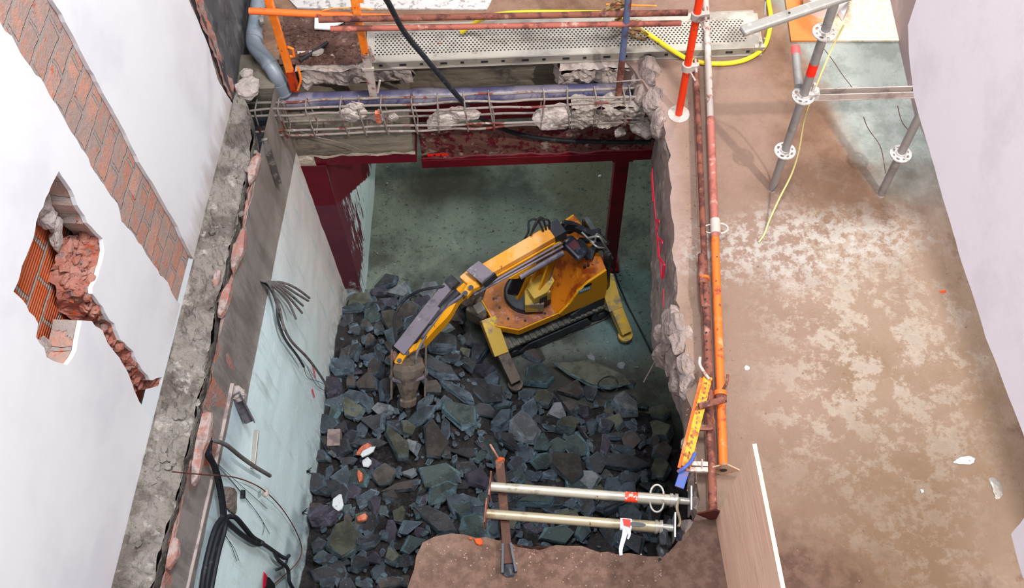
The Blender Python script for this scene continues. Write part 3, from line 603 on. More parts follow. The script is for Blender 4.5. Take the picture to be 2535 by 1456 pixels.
RA(930, 640, 3.73, [(120,260,190,140,30,'D'),(185,205,95,90,0,'D'),(245,320,210,160,0,'L'),(525,320,180,150,0,'L'),(60,440,110,100,0,'D'),(100,420,200,110,10,'P'),(330,520,210,160,20,'W'),(450,430,150,130,0,'P'),(340,590,220,100,30,'B'),(635,650,160,90,0,'L'),(600,830,260,150,0,'D'),(160,600,230,160,-70,'W'),(30,650,120,90,90,'D'),(30,870,180,90,90,'D'),(560,1040,380,140,-30,'D'),(960,920,240,170,20,'D'),(850,1010,130,125,0,'D'),(1000,1060,200,105,0,'P'),(740,1250,330,90,-35,'B'),(520,1215,155,95,30,'W'),(460,1340,200,75,40,'B'),(90,1250,220,150,80,'D'),(20,1060,150,140,90,'W'),(1080,1130,150,130,0,'B'),(40,330,140,80,0,'P'),(430,560,120,80,20,'W'),(760,560,170,150,0,'W'),(820,760,150,130,0,'D'),(950,1180,180,90,-20,'D'),(700,950,180,90,10,'D'),(1120,380,120,150,0,'W'),(880,430,180,140,0,'W')])
random.seed(42)
meshes = {}
def region(x, y):
    if y > 4.15 and x < -.2: return 'behind and beside the breaker arm at the left wall'
    if x < -1.15: return 'along the foot of the white pit wall'
    if x > .82: return 'at the foot of the right-hand concrete edge'
    if y < 2.55: return 'near the brown broken slab edge in the foreground'
    if x < -.45: return 'in the left part of the pit heap'
    if x < .25: return 'in the middle of the pit heap'
    return 'in the right part of the pit heap'
count = 0; placed = []
BASES = []
rr = random.Random(9)
for v in range(18):
    b = BM(); rock(b, (0, 0, 0), 1, 1, rr.uniform(.30, .48), 0, (0, 0), rr, n=rr.choice([4, 5, 5, 6, 7]))
    bmesh.ops.recalc_face_normals(b, faces=b.faces); me = bpy.data.meshes.new('rubble_chunk'); b.to_mesh(me); b.free(); BASES.append(me)
rockmesh = {}
def put(px, py, l, w_, ang, kind, top=False, small=False):
    global count
    p = hp(px, py); s = 1/ (F_PX/ (R3.transposed() @ (p-CP)).z * -1)     # metres per pixel there
    L = l*s*1.24*(1.15 if small else 1); W_ = w_*s*1.34*(1.15 if small else 1); v = random.randrange(18); key = (v, kind)
    if key not in rockmesh:
        me = BASES[v].copy(); me.name = 'rubble_chunk'; me.materials.append(RK[kind][0]); rockmesh[key] = me
    o = bpy.data.objects.new('rubble_chunk', rockmesh[key]); C.objects.link(o)
    th = min(W_, L)*random.uniform(.55, .9)
    th = min(th, .13)
    o.scale = (L, W_, th/.4)
    o.rotation_euler = (math.radians(random.uniform(-16, 22)), math.radians(random.uniform(-18, 18)), math.radians(ang))
    o.location = (p.x, p.y-.0, p.z-(.03 if not top else .0)-(.02 if small else 0)+random.uniform(-.01, .02))
    sz = 'large' if L > .26 else ('small' if L < .14 else 'mid-sized')
    reg = region(p.x, p.y); o['label'] = '%s %s broken concrete chunk %s' % (sz, RK[kind][1], reg); o['category'] = 'rubble chunk'
    o['group'] = '%s %s chunks %s' % (sz, RK[kind][1], reg); count += 1; placed.append((px, py, max(l, w_)))
    return o
for r_ in ROCKS: put(*r_)
# small fill between them
tries = 0
while count < 296 and tries < 9000:
    tries += 1; px = random.uniform(790, 1680); py = random.uniform(690, 1450)
    p = hp(px, py); hh = heap(p.x, p.y)-ZP
    if hh < .12 or p.x < wallx(p.y, ZP)+.03 or p.x > 1.12 or p.y < 1.5: continue
    if py > 1345 and px > 1040: continue
    if any((px-a)**2+(py-b)**2 < (.36*c+9)**2 for a, b, c in placed): continue
    l = random.uniform(22, 48); put(px, py, l, l*random.uniform(.5, .9), random.uniform(0, 180), random.choice('DDDBBWTPO'), small=True)
bm = BM(); rs = random.Random(55); k = 0
while k < 620:
    px = rs.uniform(785, 1685); py = rs.uniform(690, 1450); p = hp(px, py); hh = heap(p.x, p.y)-ZP
    if hh < .05 or p.x < wallx(p.y, ZP)+.03 or p.x > 1.14 or p.y < 1.5: continue
    l = rs.uniform(.03, .095); rock(bm, (p.x, p.y, p.z-.01+rs.uniform(0, .035)), l, l*rs.uniform(.5, .9), l*rs.uniform(.3, .6), rs.uniform(0, 6.28), (rs.uniform(-.5, .5), rs.uniform(-.5, .5)), rs, rs.choice([4, 5, 6])); k += 1
tag(obj('rubble_fragments', bm, RK['B'][0]), 'small broken concrete fragments packed between the bigger chunks of the heap', 'rubble', kind='stuff')
# single pieces that stand out
random.seed(77)
def piece(name, px, py, l, w_, ang, m, label, cat, t_=.05, dz=.05, tilt=(0, 0)):
    p = hp(px, py); s = -(R3.transposed() @ (p-CP)).z/F_PX
    bm = BM(); rock(bm, (p.x, p.y, p.z+dz), l*s*1.25, w_*s*1.3, t_, math.radians(ang), tilt)
    return tag(obj(name, bm, m), label, cat)
piece('concrete_slab_piece', 1467, 942, 150, 48, -18, RK['O'][0], 'large flat olive-grey slab lying on top of the heap in front of the machine', 'rubble chunk', .06, .11, (.1, 0))
piece('concrete_slab_piece', 1298, 1070, 62, 66, 8, RK['L'][0], 'pale square slab with a dark stain in the middle of the heap', 'rubble chunk', .06, .06, (.1, .05))
piece('plaster_fragment', 912, 1128, 34, 15, 35, m_plasterbit, 'white plaster fragment with a red brick side on the left of the heap', 'plaster fragment', .03, .07, (.2, .1))
piece('plaster_fragment', 912, 1154, 24, 20, 60, m_plasterbit, 'small white plaster fragment just below the red and white one', 'plaster fragment', .02, .07)
piece('plaster_fragment', 843, 1257, 24, 40, 0, m_plasterbit, 'white plaster lump lying near the foot of the white pit wall', 'plaster fragment', .03, .08, (.1, .1))
piece('brick_fragment', 895, 1188, 14, 28, 10, m_brickbit, 'red brick fragment standing in the left of the heap', 'brick fragment', .05, .05)
piece('brick_fragment', 900, 1290, 24, 16, 10, m_brickbit, 'dark red brick fragment above the large olive slab at lower left', 'brick fragment', .04, .05)
piece('brick_fragment', 905, 1120, 40, 18, 35, m_brickbit, 'red brick piece behind the white plaster fragment', 'brick fragment', .04, .04)
# hollow brick end
p = hp(832, 1097); th = thing('hollow_brick', 'broken end of a mauve hollow brick against the white pit wall', 'brick', (p.x, p.y, p.z))
bm = BM(); z0 = p.z+.02; c = V((p.x, p.y, z0))
for dx in (-.045, 0, .045): bar(bm, c+V((dx, -.07, .05)), c+V((dx, .07, .05)), .012, .1)
for dz in (0, .048, .1): bar(bm, c+V((0, -.07, dz)), c+V((0, .07, dz)), .1, .012)
ob = obj('brick_shell', bm, mat('mauve_brick', '8d7a78', [('6e5e60', 12, .5, .65)], .9, 0, .6), th)
bm = BM(); rock(bm, c+V((0, -.10, -.01)), .11, .08, .06, .3); obj('mortar_lump', bm, RK['L'][0], th)
# loose ring of wire and rods on the heap
p = hp(1503, 972)
bm = BM(); tube(bm, [p+V((.085*math.cos(a), .075*math.sin(a), .17+.02*math.sin(a*2))) for a in [i*math.pi/14 for i in range(27)]], .004, 6); tag(obj('wire_loop', bm, m_black, smooth=True), 'thin black loop of cable lying on the flat olive slab', 'cable')
cable('reinforcing_rod', [hp(1372, 985)+V((0, 0, .13)), hp(1410, 1040)+V((0, 0, .12)), hp(1450, 1098)+V((0, 0, .10))], .011, m_black)
tag(bpy.data.objects['reinforcing_rod'], 'black bent rod sticking out between the chunks in the middle right of the heap', 'rod')
q1, q2 = hp(1590, 962)+V((0, 0, .13)), hp(1622, 912)+V((0, 0, .25))
bm = BM(); tube(bm, [q1, q2], .006, 6); tag(obj('metal_rod', bm, m_white_tube), 'short pale metal rod leaning by the hacked concrete on the right', 'rod')
bm = BM(); lump(bm, at(1484, 437, ZP)+V((0, 0, .01)), .018, (1, 1, .7), 3, 2); tag(obj('pale_stone', bm, m_white), 'tiny white stone on the dirt floor behind the machine', 'stone')
random.seed(5)
bm = BM()
for i in range(260):
    x = random.uniform(-1.2, 1.05); y = random.uniform(3.9, 6.4)
    if random.random() < .6: x = random.choice([random.uniform(-1.25, -1.05), random.uniform(.6, 1.1)])
    lump(bm, V((x, y, ZP+.004)), random.uniform(.004, .013), (1, 1, .7), i, 1, .3)
tag(obj('gravel', bm, mat('pit_gravel', '7f8480', [('55575a', 20, .5, .6)], .9, 0, .2)), 'scattered fine gravel on the greenish dirt floor behind the machine', 'gravel', kind='stuff')
# ================================================================== THE DEMOLITION MACHINE
RO = V((.235, 4.69, ZP)); RF = V((-.918, -.395, 0)).normalized(); RL = V((-RF.y, RF.x, 0))
UP = V((0, 0, 1))
def RW(f, l, h): return RO+RF*f+RL*l+V((0, 0, h))
def RH(px, py, h): return at(px, py, ZP+h)
def RP(px, py, l): return onp(px, py, RO+RL*l, RL)
rob = thing('demolition_robot', 'yellow and orange tracked demolition machine with folded arm and breaker, standing in the pit', 'demolition machine', RO)
# chassis under the deck
bm = BM()
prism(bm, [RW(.44, -.10, .12), RW(.44, .20, .12), RW(-.44, .20, .12), RW(-.44, -.10, .12)], (0, 0, .27))
bar(bm, RW(.40, -.20, .34), RW(.40, .34, .34), .10, .10); bar(bm, RW(-.42, -.20, .32), RW(-.42, .38, .32), .12, .14)
obj('chassis', bm, m_dark, rob, bevel=.008)
def track(l0, l1):
    out = []; R_ = .125; f0, f1 = -.40, .44
    for k in range(13): a = math.pi/2+math.pi*k/12; out.append((f0+R_*math.cos(a), .13+R_*math.sin(a)))
    for k in range(13): a = -math.pi/2+math.pi*k/12; out.append((f1+R_*math.cos(a), .13+R_*math.sin(a)))
    P = [RW(f, 0, h) for f, h in out]
    bm = BM(); inn = [RW(f0+(f-f0)*.9 if f < f0 else (f1+(f-f1)*.88 if f > f1 else f), 0, .13+(h-.13)*.82) for f, h in out]
    slabpoly(bm, [p+RL*l0 for p in P], RL*(l1-l0), [[p+RL*l0 for p in inn]])
    L_ = resample(P+[P[0]], 46)                      # lugs
    for i in range(46):
        a, b = L_[i], L_[i+1]; mid = (a+b)/2; nrm = (b-a).cross(RL).normalized()
        c = RW(.02, 0, .13); nrm = nrm if nrm.dot(mid-c) > 0 else -nrm
        hexa(bm, [a.lerp(b, .2)+RL*l0, a.lerp(b, .75)+RL*l0, a.lerp(b, .75)+RL*l1, a.lerp(b, .2)+RL*l1], [q+nrm*.018 for q in [a.lerp(b, .2)+RL*l0, a.lerp(b, .75)+RL*l0, a.lerp(b, .75)+RL*l1, a.lerp(b, .2)+RL*l1]])
    t_ = obj('track', bm, m_track, rob)
    bm = BM(); le = l1 if l1 > 0 else l0; s = 1 if l1 > 0 else -1
    for f, h, r in [(-.40, .13, .095), (.44, .13, .085), (-.2, .07, .045), (-.02, .07, .045), (.16, .07, .045), (.3, .07, .045)]:
        tube(bm, [RW(f, le-s*.10, h), RW(f, le-s*.012, h)], r, 20)
        tube(bm, [RW(f, le-s*.012, h), RW(f, le+s*.004, h)], r*.4, 14)
    obj('wheel', bm, m_dark, t_, smooth=True)
    bm = BM(); prism(bm, [RW(-.30, le-s*.02, .06), RW(.36, le-s*.02, .045), RW(.42, le-s*.02, .10), RW(.30, le-s*.02, .185), RW(-.26, le-s*.02, .185)], RL*(s*.022))
    obj('side_guard', bm, m_dark, t_, bevel=.004)
track(.27, .45); track(-.27, -.10)
# deck
dk = [(.54, .02), (.53, .29), (.38, .405), (-.05, .405), (-.40, .405), (-.40, -.17), (.30, -.17), (.42, -.12)]
bm = BM(); prism(bm, [RW(f, l, .37) for f, l in dk], (0, 0, .085)); dko = obj('deck', bm, m_deck, rob, bevel=.006)
bm = BM(); lip = [(.545, .02), (.535, .295), (.382, .412), (-.05, .412)]
for (a, b), (c, d) in zip(lip, lip[1:]): bar(bm, RW(a, b, .41), RW(c, d, .41), .012, .082)
obj('deck_edge', bm, m_yel, dko)
bm = BM()
for f, l in [(.44, .15), (.42, .28), (.30, .36), (.12, .37), (.45, .05)]: tube(bm, [RW(f, l, .45), RW(f, l, .462)], .011, 8)
obj('bolt', bm, m_dark, dko)
bm = BM(); tc = RW(.17, .13, 0)
tube(bm, [tc+UP*.455, tc+UP*.485], .20, 40); tube(bm, [tc+UP*.485, tc+UP*.50], .185, 40)
tt_ = obj('turntable', bm, m_dark, rob, smooth=True)
bm = BM(); tube(bm, [tc+UP*.50+RL*.0+V((.19*math.cos(a), .19*math.sin(a), 0)) for a in [i*math.pi/18 for i in range(37)]], .007, 6); obj('slew_ring_seal', bm, m_black, tt_, smooth=True)
# rear hood: two cheeks and a scooped sheet between
def cheek(l, m, nm='hood_side'):
    pts = [(-.02, .40), (.02, .455), (-.08, .56), (-.15, .70), (-.24, .80), (-.41, .88), (-.44, .62), (-.42, .40)]
    bm = BM(); prism(bm, [RW(f, l, h) for f, h in pts], RL*.03); return obj(nm, bm, m, rob, bevel=.006)
hs = cheek(.40, m_yel); cheek(-.18, m_yel)
prof = [(.04, .457), (-.08, .50), (-.16, .62), (-.24, .80), (-.30, .93), (-.36, .97), (-.42, .92), (-.45, .70), (-.43, .42)]
pr2 = [(.04, .457), (-.075, .555), (-.145, .695), (-.235, .80), (-.32, .84), (-.37, .862), (-.41, .88), (-.44, .62), (-.42, .42)]
bm = BM()
rows = []
for j in range(9):
    s = abs(j/8*2-1)**2.2; l = -.16+.57*j/8
    rows.append([bm.verts.new(RW(a[0]*(1-s)+b[0]*s, l, a[1]*(1-s)+b[1]*s)) for a, b in zip(prof, pr2)])
for a, b in zip(rows, rows[1:]):
    for k in range(len(prof)-1): bm.faces.new((a[k], a[k+1], b[k+1], b[k]))
obj('hood', bm, m_hood, rob, smooth=True, ang=50)
bm = BM(); prism(bm, [RW(-.46, .40, .40), RW(-.20, .41, .40), RW(-.10, .41, .34), RW(-.10, .41, .28), RW(-.44, .40, .26), RW(-.46, .40, .40)], RL*.025)
obj('side_skirt', bm, m_dark, rob, bevel=.004)
def on_side(px, py): return RP(px, py, .4325)
c = on_side(1446, 718); ex = (on_side(1460, 712.5)-c).normalized(); ez = UP
bm = BM(); prism(bm, [c-ex*.055-ez*.02, c+ex*.055-ez*.02, c+ex*.055+ez*.02, c-ex*.055+ez*.02], RL*.002); st = obj('sticker', bm, m_sticker, hs)
bm = BM(); random.seed(4)
for i in range(6): q = c+ex*(-.04+.016*i)+RL*.002; prism(bm, [q-ez*.009, q+ex*.010-ez*.009, q+ex*.010+ez*random.uniform(.004, .010), q+ez*.010], RL*.001)
obj('sticker_lettering', bm, m_white, st)
c = on_side(1455, 706)
bm = BM(); tube(bm, [c, c+RL*.003], .02, 18)
for v in bm.verts: d = (v.co-c).dot(ex); v.co += ex*d*.9
obj('slot', bm, m_black, hs)
bm = BM()
for f, l, h in [(-.27, .33, .865), (-.30, .34, .872), (-.33, .35, .88), (-.36, .36, .885)]: tube(bm, [RW(f, l-.02, h-.02), RW(f, l-.02, h+.014)], .012, 8)
obj('vent_hole', bm, m_black, rob)
# control box and the black clutter on the back of the hood
c = RH(1424, 616, 1.02); ax = (RH(1450, 640, 1.0)-RH(1400, 590, 1.04)).normalized(); sd = ax.cross(UP).normalized()
bm = BM(); bar(bm, c-ax*.10, c+ax*.10, .12, .07); cb = obj('control_box', bm, mat('glossy_dark_box', '2b2f3c', [('5d6472', 5, .56, .68)], .22, .2, .05, spec=.6), rob, bevel=.02)
bm = BM(); bar(bm, c+UP*.035-ax*.05, c+UP*.035+ax*.02, .07, .012); obj('control_panel', bm, mat('dull_red_panel', '5a2a34', [], .4, 0, 0), cb)
random.seed(12)
bm = BM(); f3 = [RH(1388, 582, 1.12), RH(1396, 556, 1.2), RH(1420, 560, 1.1), RH(1450, 575, 1.05), RH(1487, 590, 1.0), RH(1500, 606, .95), RH(1470, 612, 1.0), RH(1460, 640, .95), RH(1436, 600, 1.05)]
for a, b in zip(f3, f3[1:]): bar(bm, a, b, .05, .06)
for i in range(10): lump(bm, RH(random.uniform(1398, 1485), random.uniform(572, 612), 1.0), random.uniform(.02, .05), (1.3, .8, .8), i, 2, .5)
bar(bm, RH(1392, 580, 1.1), RH(1394, 550, 1.25), .02, .03)
obj('valve_block', bm, m_black, rob)
bm = BM(); bar(bm, RW(-.47, .36, .38), RW(-.46, .34, .98), .035, .05); bar(bm, RW(-.47, -.05, .38), RW(-.46, -.05, .95), .035, .05); bar(bm, RW(-.46, -.05, .95), RW(-.46, .34, .97), .04, .04)
obj('rear_frame', bm, m_dark, rob)
for pts in ([(1440, 575, 1.15), (1470, 600, 1.1), (1478, 580, 1.15), (1500, 600, 1.0)], [(1455, 590, 1.15), (1482, 586, 1.2), (1496, 606, 1.1), (1512, 632, .8)], [(1462, 598, 1.1), (1480, 612, 1.1), (1500, 616, 1.0), (1516, 640, .6)]):
    cable('hose', [RH(*p) for p in pts], .009, m_galv, rob)
for pts in ([(1345, 572, 1.3), (1330, 545, 1.42), (1310, 548, 1.42), (1308, 575, 1.35), (1300, 590, 1.2)], [(1352, 568, 1.3), (1343, 540, 1.42), (1330, 545, 1.45), (1318, 572, 1.38), (1312, 588, 1.2)], [(1360, 566, 1.3), (1358, 546, 1.4), (1338, 545, 1.4), (1322, 566, 1.35), (1310, 592, 1.2)]):
    cable('hydraulic_hose', [RH(*p) for p in pts], .009, m_black, rob)
# arm: lower boom, upper boom, dipper
T = RH(1376, 577, 1.25); T2 = RH(1392, 566, 1.25); A0 = RH(1322, 742, .55); J = RH(1158, 700, 1.14)
ad = (J-T).normalized(); aside = ad.cross(UP).normalized()
if aside.y > 0: aside = -aside
bm = BM()
for k in (-.055, .055): bar(bm, A0+aside*k, T-UP*.05+aside*k, .018, .14, aside.cross(T-A0).normalized() if False else UP)
bm2 = BM(); bar(bm2, A0-UP*.04, A0+UP*.10, .16, .20); obj('boom_foot', bm2, m_yel_dusty, rob, bevel=.01)
obj('lower_boom', bm, m_yel, rob, bevel=.004)
bm = BM(); tube(bm, [A0+UP*.1+RF*(-.08), A0.lerp(T, .75)-RF*.05], .035, 16); lc = obj('lift_cylinder', bm, m_steel, rob, smooth=True)
bm = BM(); tube(bm, [A0.lerp(T, .70)-RF*.05, T-UP*.03-RF*.02], .018, 12); obj('cylinder_rod', bm, m_chrome, lc, smooth=True)
bm = BM(); a, b = RH(1268, 728, .62), RH(1299, 655, .95); bar(bm, a, b, .10, .05, V((.3, -.5, 1))); obj('padded_hose_cover', bm, m_black, rob, bevel=.02)
bm = BM(); a, b = RH(1283, 738, .58), RH(1312, 680, .85); bar(bm, a, b, .025, .04); obj('strut', bm, m_yel, rob)
# motor cover with grille
c = RH(1338, 728, .62)
mx = (RH(1360, 715, .62)-RH(1315, 735, .62)).normalized(); my = V((-mx.y, mx.x, 0))
bm = BM(); hexa(bm, [c-mx*.075-my*.06-UP*.12, c+mx*.075-my*.06-UP*.12, c+mx*.075+my*.07-UP*.12, c-mx*.075+my*.07-UP*.12], [c-mx*.07-my*.05+UP*.10, c+mx*.07-my*.05+UP*.10, c+mx*.07+my*.08+UP*.10, c-mx*.07+my*.08+UP*.10])
mc_ = obj('slew_motor', bm, m_dark, rob, bevel=.01)
bm = BM(); q = [c-mx*.10-my*.08+UP*.13, c+mx*.02-my*.09+UP*.17, c+mx*.12-my*.02+UP*.17, c+mx*.12+my*.08+UP*.16, c-mx*.04+my*.10+UP*.15, c-mx*.11+my*.04+UP*.13]
hexa(bm, [p-UP*.035 for p in q], q); hexa(bm, [q[0]-UP*.1, q[1]-UP*.16+mx*.03, q[1]-UP*.16+mx*.03+my*.02, q[0]-UP*.1+my*.02], [q[0]-UP*.02, q[1]-UP*.02+mx*.03, q[1]-UP*.02+mx*.03+my*.02, q[0]-UP*.02+my*.02])
obj('motor_cover', bm, m_yel_dusty, mc_, bevel=.006)
bm = BM()
for i in range(4):
    for j in range(4):
        p = (q[0]+q[1])/2+mx*(.018*i-.01)-UP*(.03+.022*j)-my*.012; box(bm, p-V((.006, .004, .007)), p+V((.006, .004, .007)))
obj('grille', bm, m_black, mc_)
# upper boom
bd = (J-T2).normalized(); bu = aside.cross(bd).normalized()
if bu.z < 0: bu = -bu
bm = BM(); bar(bm, T2+bd*.05, J-bd*.02, .125, .11, UP, .115, .10)
ub = obj('upper_boom', bm, m_yel_up, rob, bevel=.008)
bm = BM(); lo_ = T.lerp(J, .05)+aside*.068-UP*.02
bar(bm, lo_-UP*.05, T.lerp(J, .98)+aside*.066-UP*.06, .012, .13, UP, .012, .10); obj('boom_side_plate', bm, m_yel, ub)
bm = BM(); bar(bm, T2+bd*.0+bu*.0, T2+bd*.10, .135, .12); obj('boom_end', bm, m_dark, ub)
bm = BM(); tube(bm, [T+aside*.09-UP*.02, J+aside*.09-UP*.02], .010, 8); tube(bm, [T+aside*.115-UP*.04, J+aside*.105-UP*.03], .010, 8); obj('hydraulic_pipe', bm, m_steel, ub, smooth=True)
bm = BM(); a = A0.lerp(T, .55)+aside*.10+RF*.05; b = T.lerp(J, .48)+aside*.12-UP*.07
tube(bm, [T+aside*.12-UP*.12, T.lerp(J, .5)+aside*.12-UP*.12], .028, 14); ec = obj('boom_cylinder', bm, m_steel, rob, smooth=True)
bm = BM(); prism(bm, [p+aside*.10 for p in [T.lerp(J, .30)-UP*.04, T.lerp(J, .62)-UP*.06, T.lerp(J, .55)-UP*.12, T.lerp(J, .40)-UP*.20, T.lerp(J, .33)-UP*.20]], aside*.02)
obj('bracket', bm, m_yel, rob, bevel=.004)
bm = BM(); q = [RH(1154, 669, 1.31), RH(1185, 645, 1.33), RH(1228, 679, 1.33), RH(1197, 705, 1.30)]; hexa(bm, [p-UP*.012 for p in q], q)
obj('guard_plate', bm, m_steel, rob, bevel=.003)
bm = BM(); bar(bm, q[2]+V((0, 0, -.01)), q[3]+V((.0, 0, -.01)), .014, .09); obj('guard_plate_support', bm, m_dark, rob)
# dipper arm: yellow side plate curve, dark cylinder, grey guards
def strip(name, pts, wid, hgt, m, parent, bev=.004):
    P = smooth_pts(pts, 5); n = len(P); bm = BM(); prev = None
    for i, p in enumerate(P):
        w_ = wid[0]+(wid[1]-wid[0])*i/(n-1) if isinstance(wid, tuple) else wid
        d, s, u = frame(P[min(i+1, n-1)]-P[max(i-1, 0)])
        cur = [bm.verts.new(p-s*w_/2-u*hgt/2), bm.verts.new(p+s*w_/2-u*hgt/2), bm.verts.new(p+s*w_/2+u*hgt/2), bm.verts.new(p-s*w_/2+u*hgt/2)]
        if prev:
            for k in range(4): bm.faces.new((prev[k], prev[(k+1) % 4], cur[(k+1) % 4], cur[k]))
        else: bm.faces.new(cur)
        prev = cur
    bm.faces.new(prev[::-1]); return obj(name, bm, m, parent, bevel=bev)
dp = strip('dipper_arm', [RH(1196, 686, 1.15), RH(1160, 712, 1.14), RH(1128, 742, 1.10), RH(1105, 782, 1.04), RH(1070, 822, .94), RH(1040, 856, .86)], (.085, .05), .10, m_yel, rob)
strip('arm_hose_channel', [RH(1172, 705, 1.21), RH(1140, 735, 1.18), RH(1105, 763, 1.10), RH(1074, 800, 1.03), RH(1045, 838, .94)], .018, .03, m_steel, dp, 0)
bm = BM(); tube(bm, [RH(1136, 722, 1.16), RH(1062, 800, 1.02)], .033, 14); dc = obj('arm_cylinder', bm, m_dark, rob, smooth=True)
bm = BM(); tube(bm, [RH(1062, 800, 1.02), RH(1025, 850, .90)], .018, 12); obj('cylinder_rod', bm, m_dark, dc, smooth=True)
bm = BM(); bar(bm, RH(1118, 700, 1.18), RH(1072, 756, 1.09), .085, .05); obj('inner_guard', bm, m_steel, rob, bevel=.004)
bm = BM(); bar(bm, RH(1077, 753, 1.11), RH(988, 868, .93), .115, .022); obj('outer_guard', bm, m_steel, rob, bevel=.003)
bm = BM(); c = RH(1121, 699, 1.20); bar(bm, RH(1128, 690, 1.21), RH(1112, 708, 1.18), .085, .055); bx = obj('guard_end', bm, m_dark, rob)
bm = BM(); bar(bm, RH(1176, 678, 1.20), RH(1150, 700, 1.20), .12, .05); obj('arm_head', bm, m_yel_up, rob, bevel=.01)
bm = BM(); prism(bm, [RH(1180, 694, 1.24), RH(1157, 702, 1.24), RH(1145, 724, 1.22), RH(1157, 734, 1.20), RH(1172, 716, 1.22), RH(1190, 708, 1.22)], (0, 0, -.05)); obj('hinge_plate', bm, m_yel, rob, bevel=.005)
bm = BM()
for px, py, h in [(1166, 712, 1.245), (1152, 726, 1.24)]: tube(bm, [RH(px, py, h-.03), RH(px, py, h+.012)], .02, 14)
obj('pin', bm, m_dark, rob, smooth=True)
lk = strip('breaker_link', [RH(1050, 852, .90), RH(1025, 862, .91), RH(1000, 876, .90), RH(984, 902, .86)], (.05, .06), .03, m_yel, rob)
bm = BM()
for px, py, h in [(1046, 856, .92), (1008, 873, .92), (989, 893, .885)]: tube(bm, [RH(px, py, h-.02), RH(px, py, h+.012)], .019, 12)
obj('link_pin', bm, m_dark, lk, smooth=True)
bm = BM(); tube(bm, [RH(968, 876, .87), RH(985, 893, .84)], .04, 14); obj('arm_pivot', bm, mat('reddish_steel', '8a5550', [('5a4a48', 12, .5, .6)], .6, .1, .3), rob, smooth=True)
# breaker
B0_ = RH(1012, 893, .86); B1_ = RH(1010, 1008, .50); bdv = (B1_-B0_).normalized(); bs_ = V((1, .05, 0)).normalized(); bf = bdv.cross(bs_).normalized()
bm = BM()
secs = [(0, .11, .09), (.10, .13, .10), (.24, .115, .10), (.50, .085, .085), (.76, .055, .06), (.80, .07, .065), (.94, .062, .055), (1.0, .02, .03)]
prev = None; Lb = (B1_-B0_).length
for s, a, b in secs:
    cc = B0_+bdv*Lb*s; cur = [bm.verts.new(cc+bs_*x*a+bf*y*b) for x, y in ((-1, -.3), (-.3, -1), (.3, -1), (1, -.3), (1, .4), (.4, 1), (-.4, 1), (-1, .4))]
    if prev:
        for k in range(8): bm.faces.new((prev[k], prev[(k+1) % 8], cur[(k+1) % 8], cur[k]))
    else: bm.faces.new(cur)
    prev = cur
bm.faces.new(prev[::-1])
br = obj('breaker', bm, m_steel_br, rob, bevel=.005)
bm = BM()
bm.free()
for sx in (-1, 1):
    bm = BM(); a = B0_+bs_*sx*.125; prism(bm, [a-bdv*.10-bf*.03, a+bdv*.30-bf*.09, a+bdv*.34+bf*.02, a-bdv*.10+bf*.05], bs_*.018*sx)
    obj('breaker_side_plate', bm, m_steel_br, br, bevel=.004)
bm = BM(); cc = B0_+bdv*Lb*.30; prism(bm, [cc+bs_*(.155*math.cos(a)*1.0)-bf*.02+bdv*.0+bf*(-.11*math.sin(a)) for a in [i*math.pi/5 for i in range(10)]], bdv*.025); obj('mounting_plate', bm, m_steel, br, bevel=.004)
bm = BM()
for sx in (-1, 1): bar(bm, B0_+bdv*Lb*.45+bs_*sx*.02-bf*.10, B0_+bdv*Lb*.78-bf*.085+bs_*sx*.02, .02, .02)
bar(bm, B0_+bdv*Lb*.82-bs_*.085-bf*.06, B0_+bdv*Lb*.97-bf*.09, .02, .02); bar(bm, B0_+bdv*Lb*.82+bs_*.085-bf*.06, B0_+bdv*Lb*.97-bf*.09, .02, .02)
obj('breaker_rib', bm, m_steel, br, bevel=.003)
bm = BM(); tube(bm, [B1_-bdv*.02, B1_+bdv*.13], .028, 12, rr=[.028, .02]); obj('chisel', bm, m_dark, br, smooth=True)
cable('hydraulic_hose', [RH(*p) for p in [(1118, 707, 1.16), (1080, 712, 1.18), (1040, 720, 1.14), (1002, 742, 1.0), (978, 780, .95), (977, 815, .92), (981, 845, .90), (990, 880, .84)]], .011, m_black, rob)
cable('hydraulic_hose', [RH(*p) for p in [(1055, 832, 1.0), (1040, 856, 1.0), (1030, 885, .95), (1034, 920, .82)]], .010, m_greycable, rob)
# outriggers
def outrigger(a, mid, b, w1, w2, m1, m2, nm='outrigger'):
    bm = BM(); bar(bm, a, mid, w1, w1*1.05, UP, w1*.95, w1*.92); o = obj(nm, bm, m1, rob, bevel=.006)
    bm = BM(); bar(bm, a.lerp(mid, .5), b, w2, w2*.95, UP, w2*.9, w2*.85); obj('inner_leg', bm, m2, o, bevel=.005)
    bm = BM(); d = (b-mid).normalized(); prism(bm, [b+V((math.cos(t_), math.sin(t_), 0))*w2*.62+V((0, 0, -w2*.62)) for t_ in [i*math.pi/6 for i in range(12)]], (0, 0, .03)); obj('foot_pad', bm, m2, o)
    bm = BM(); e2 = b+d*.003; s = d.cross(UP).normalized(); u = s.cross(d).normalized(); prism(bm, [e2+s*x*w2*.30+u*y*w2*.18 for x, y in ((-1, -1), (1, -1), (1, 1), (-1, 1))], d*.004); obj('end_opening', bm, m_black, o)
    return o
outrigger(RH(1207, 788, .42), RH(1240, 878, .27), RH(1276, 946, .14), .135, .105, m_yel_dusty, m_steel_br)
outrigger(RH(1494, 682, .46), RH(1520, 764, .26), RH(1549, 824, .13), .135, .105, m_yel_dusty, m_yel_dusty)
outrigger(RW(.55, -.10, .38), RW(.72, -.22, .28), RW(.86, -.34, .12), .13, .10, m_steel_br, m_steel_br)
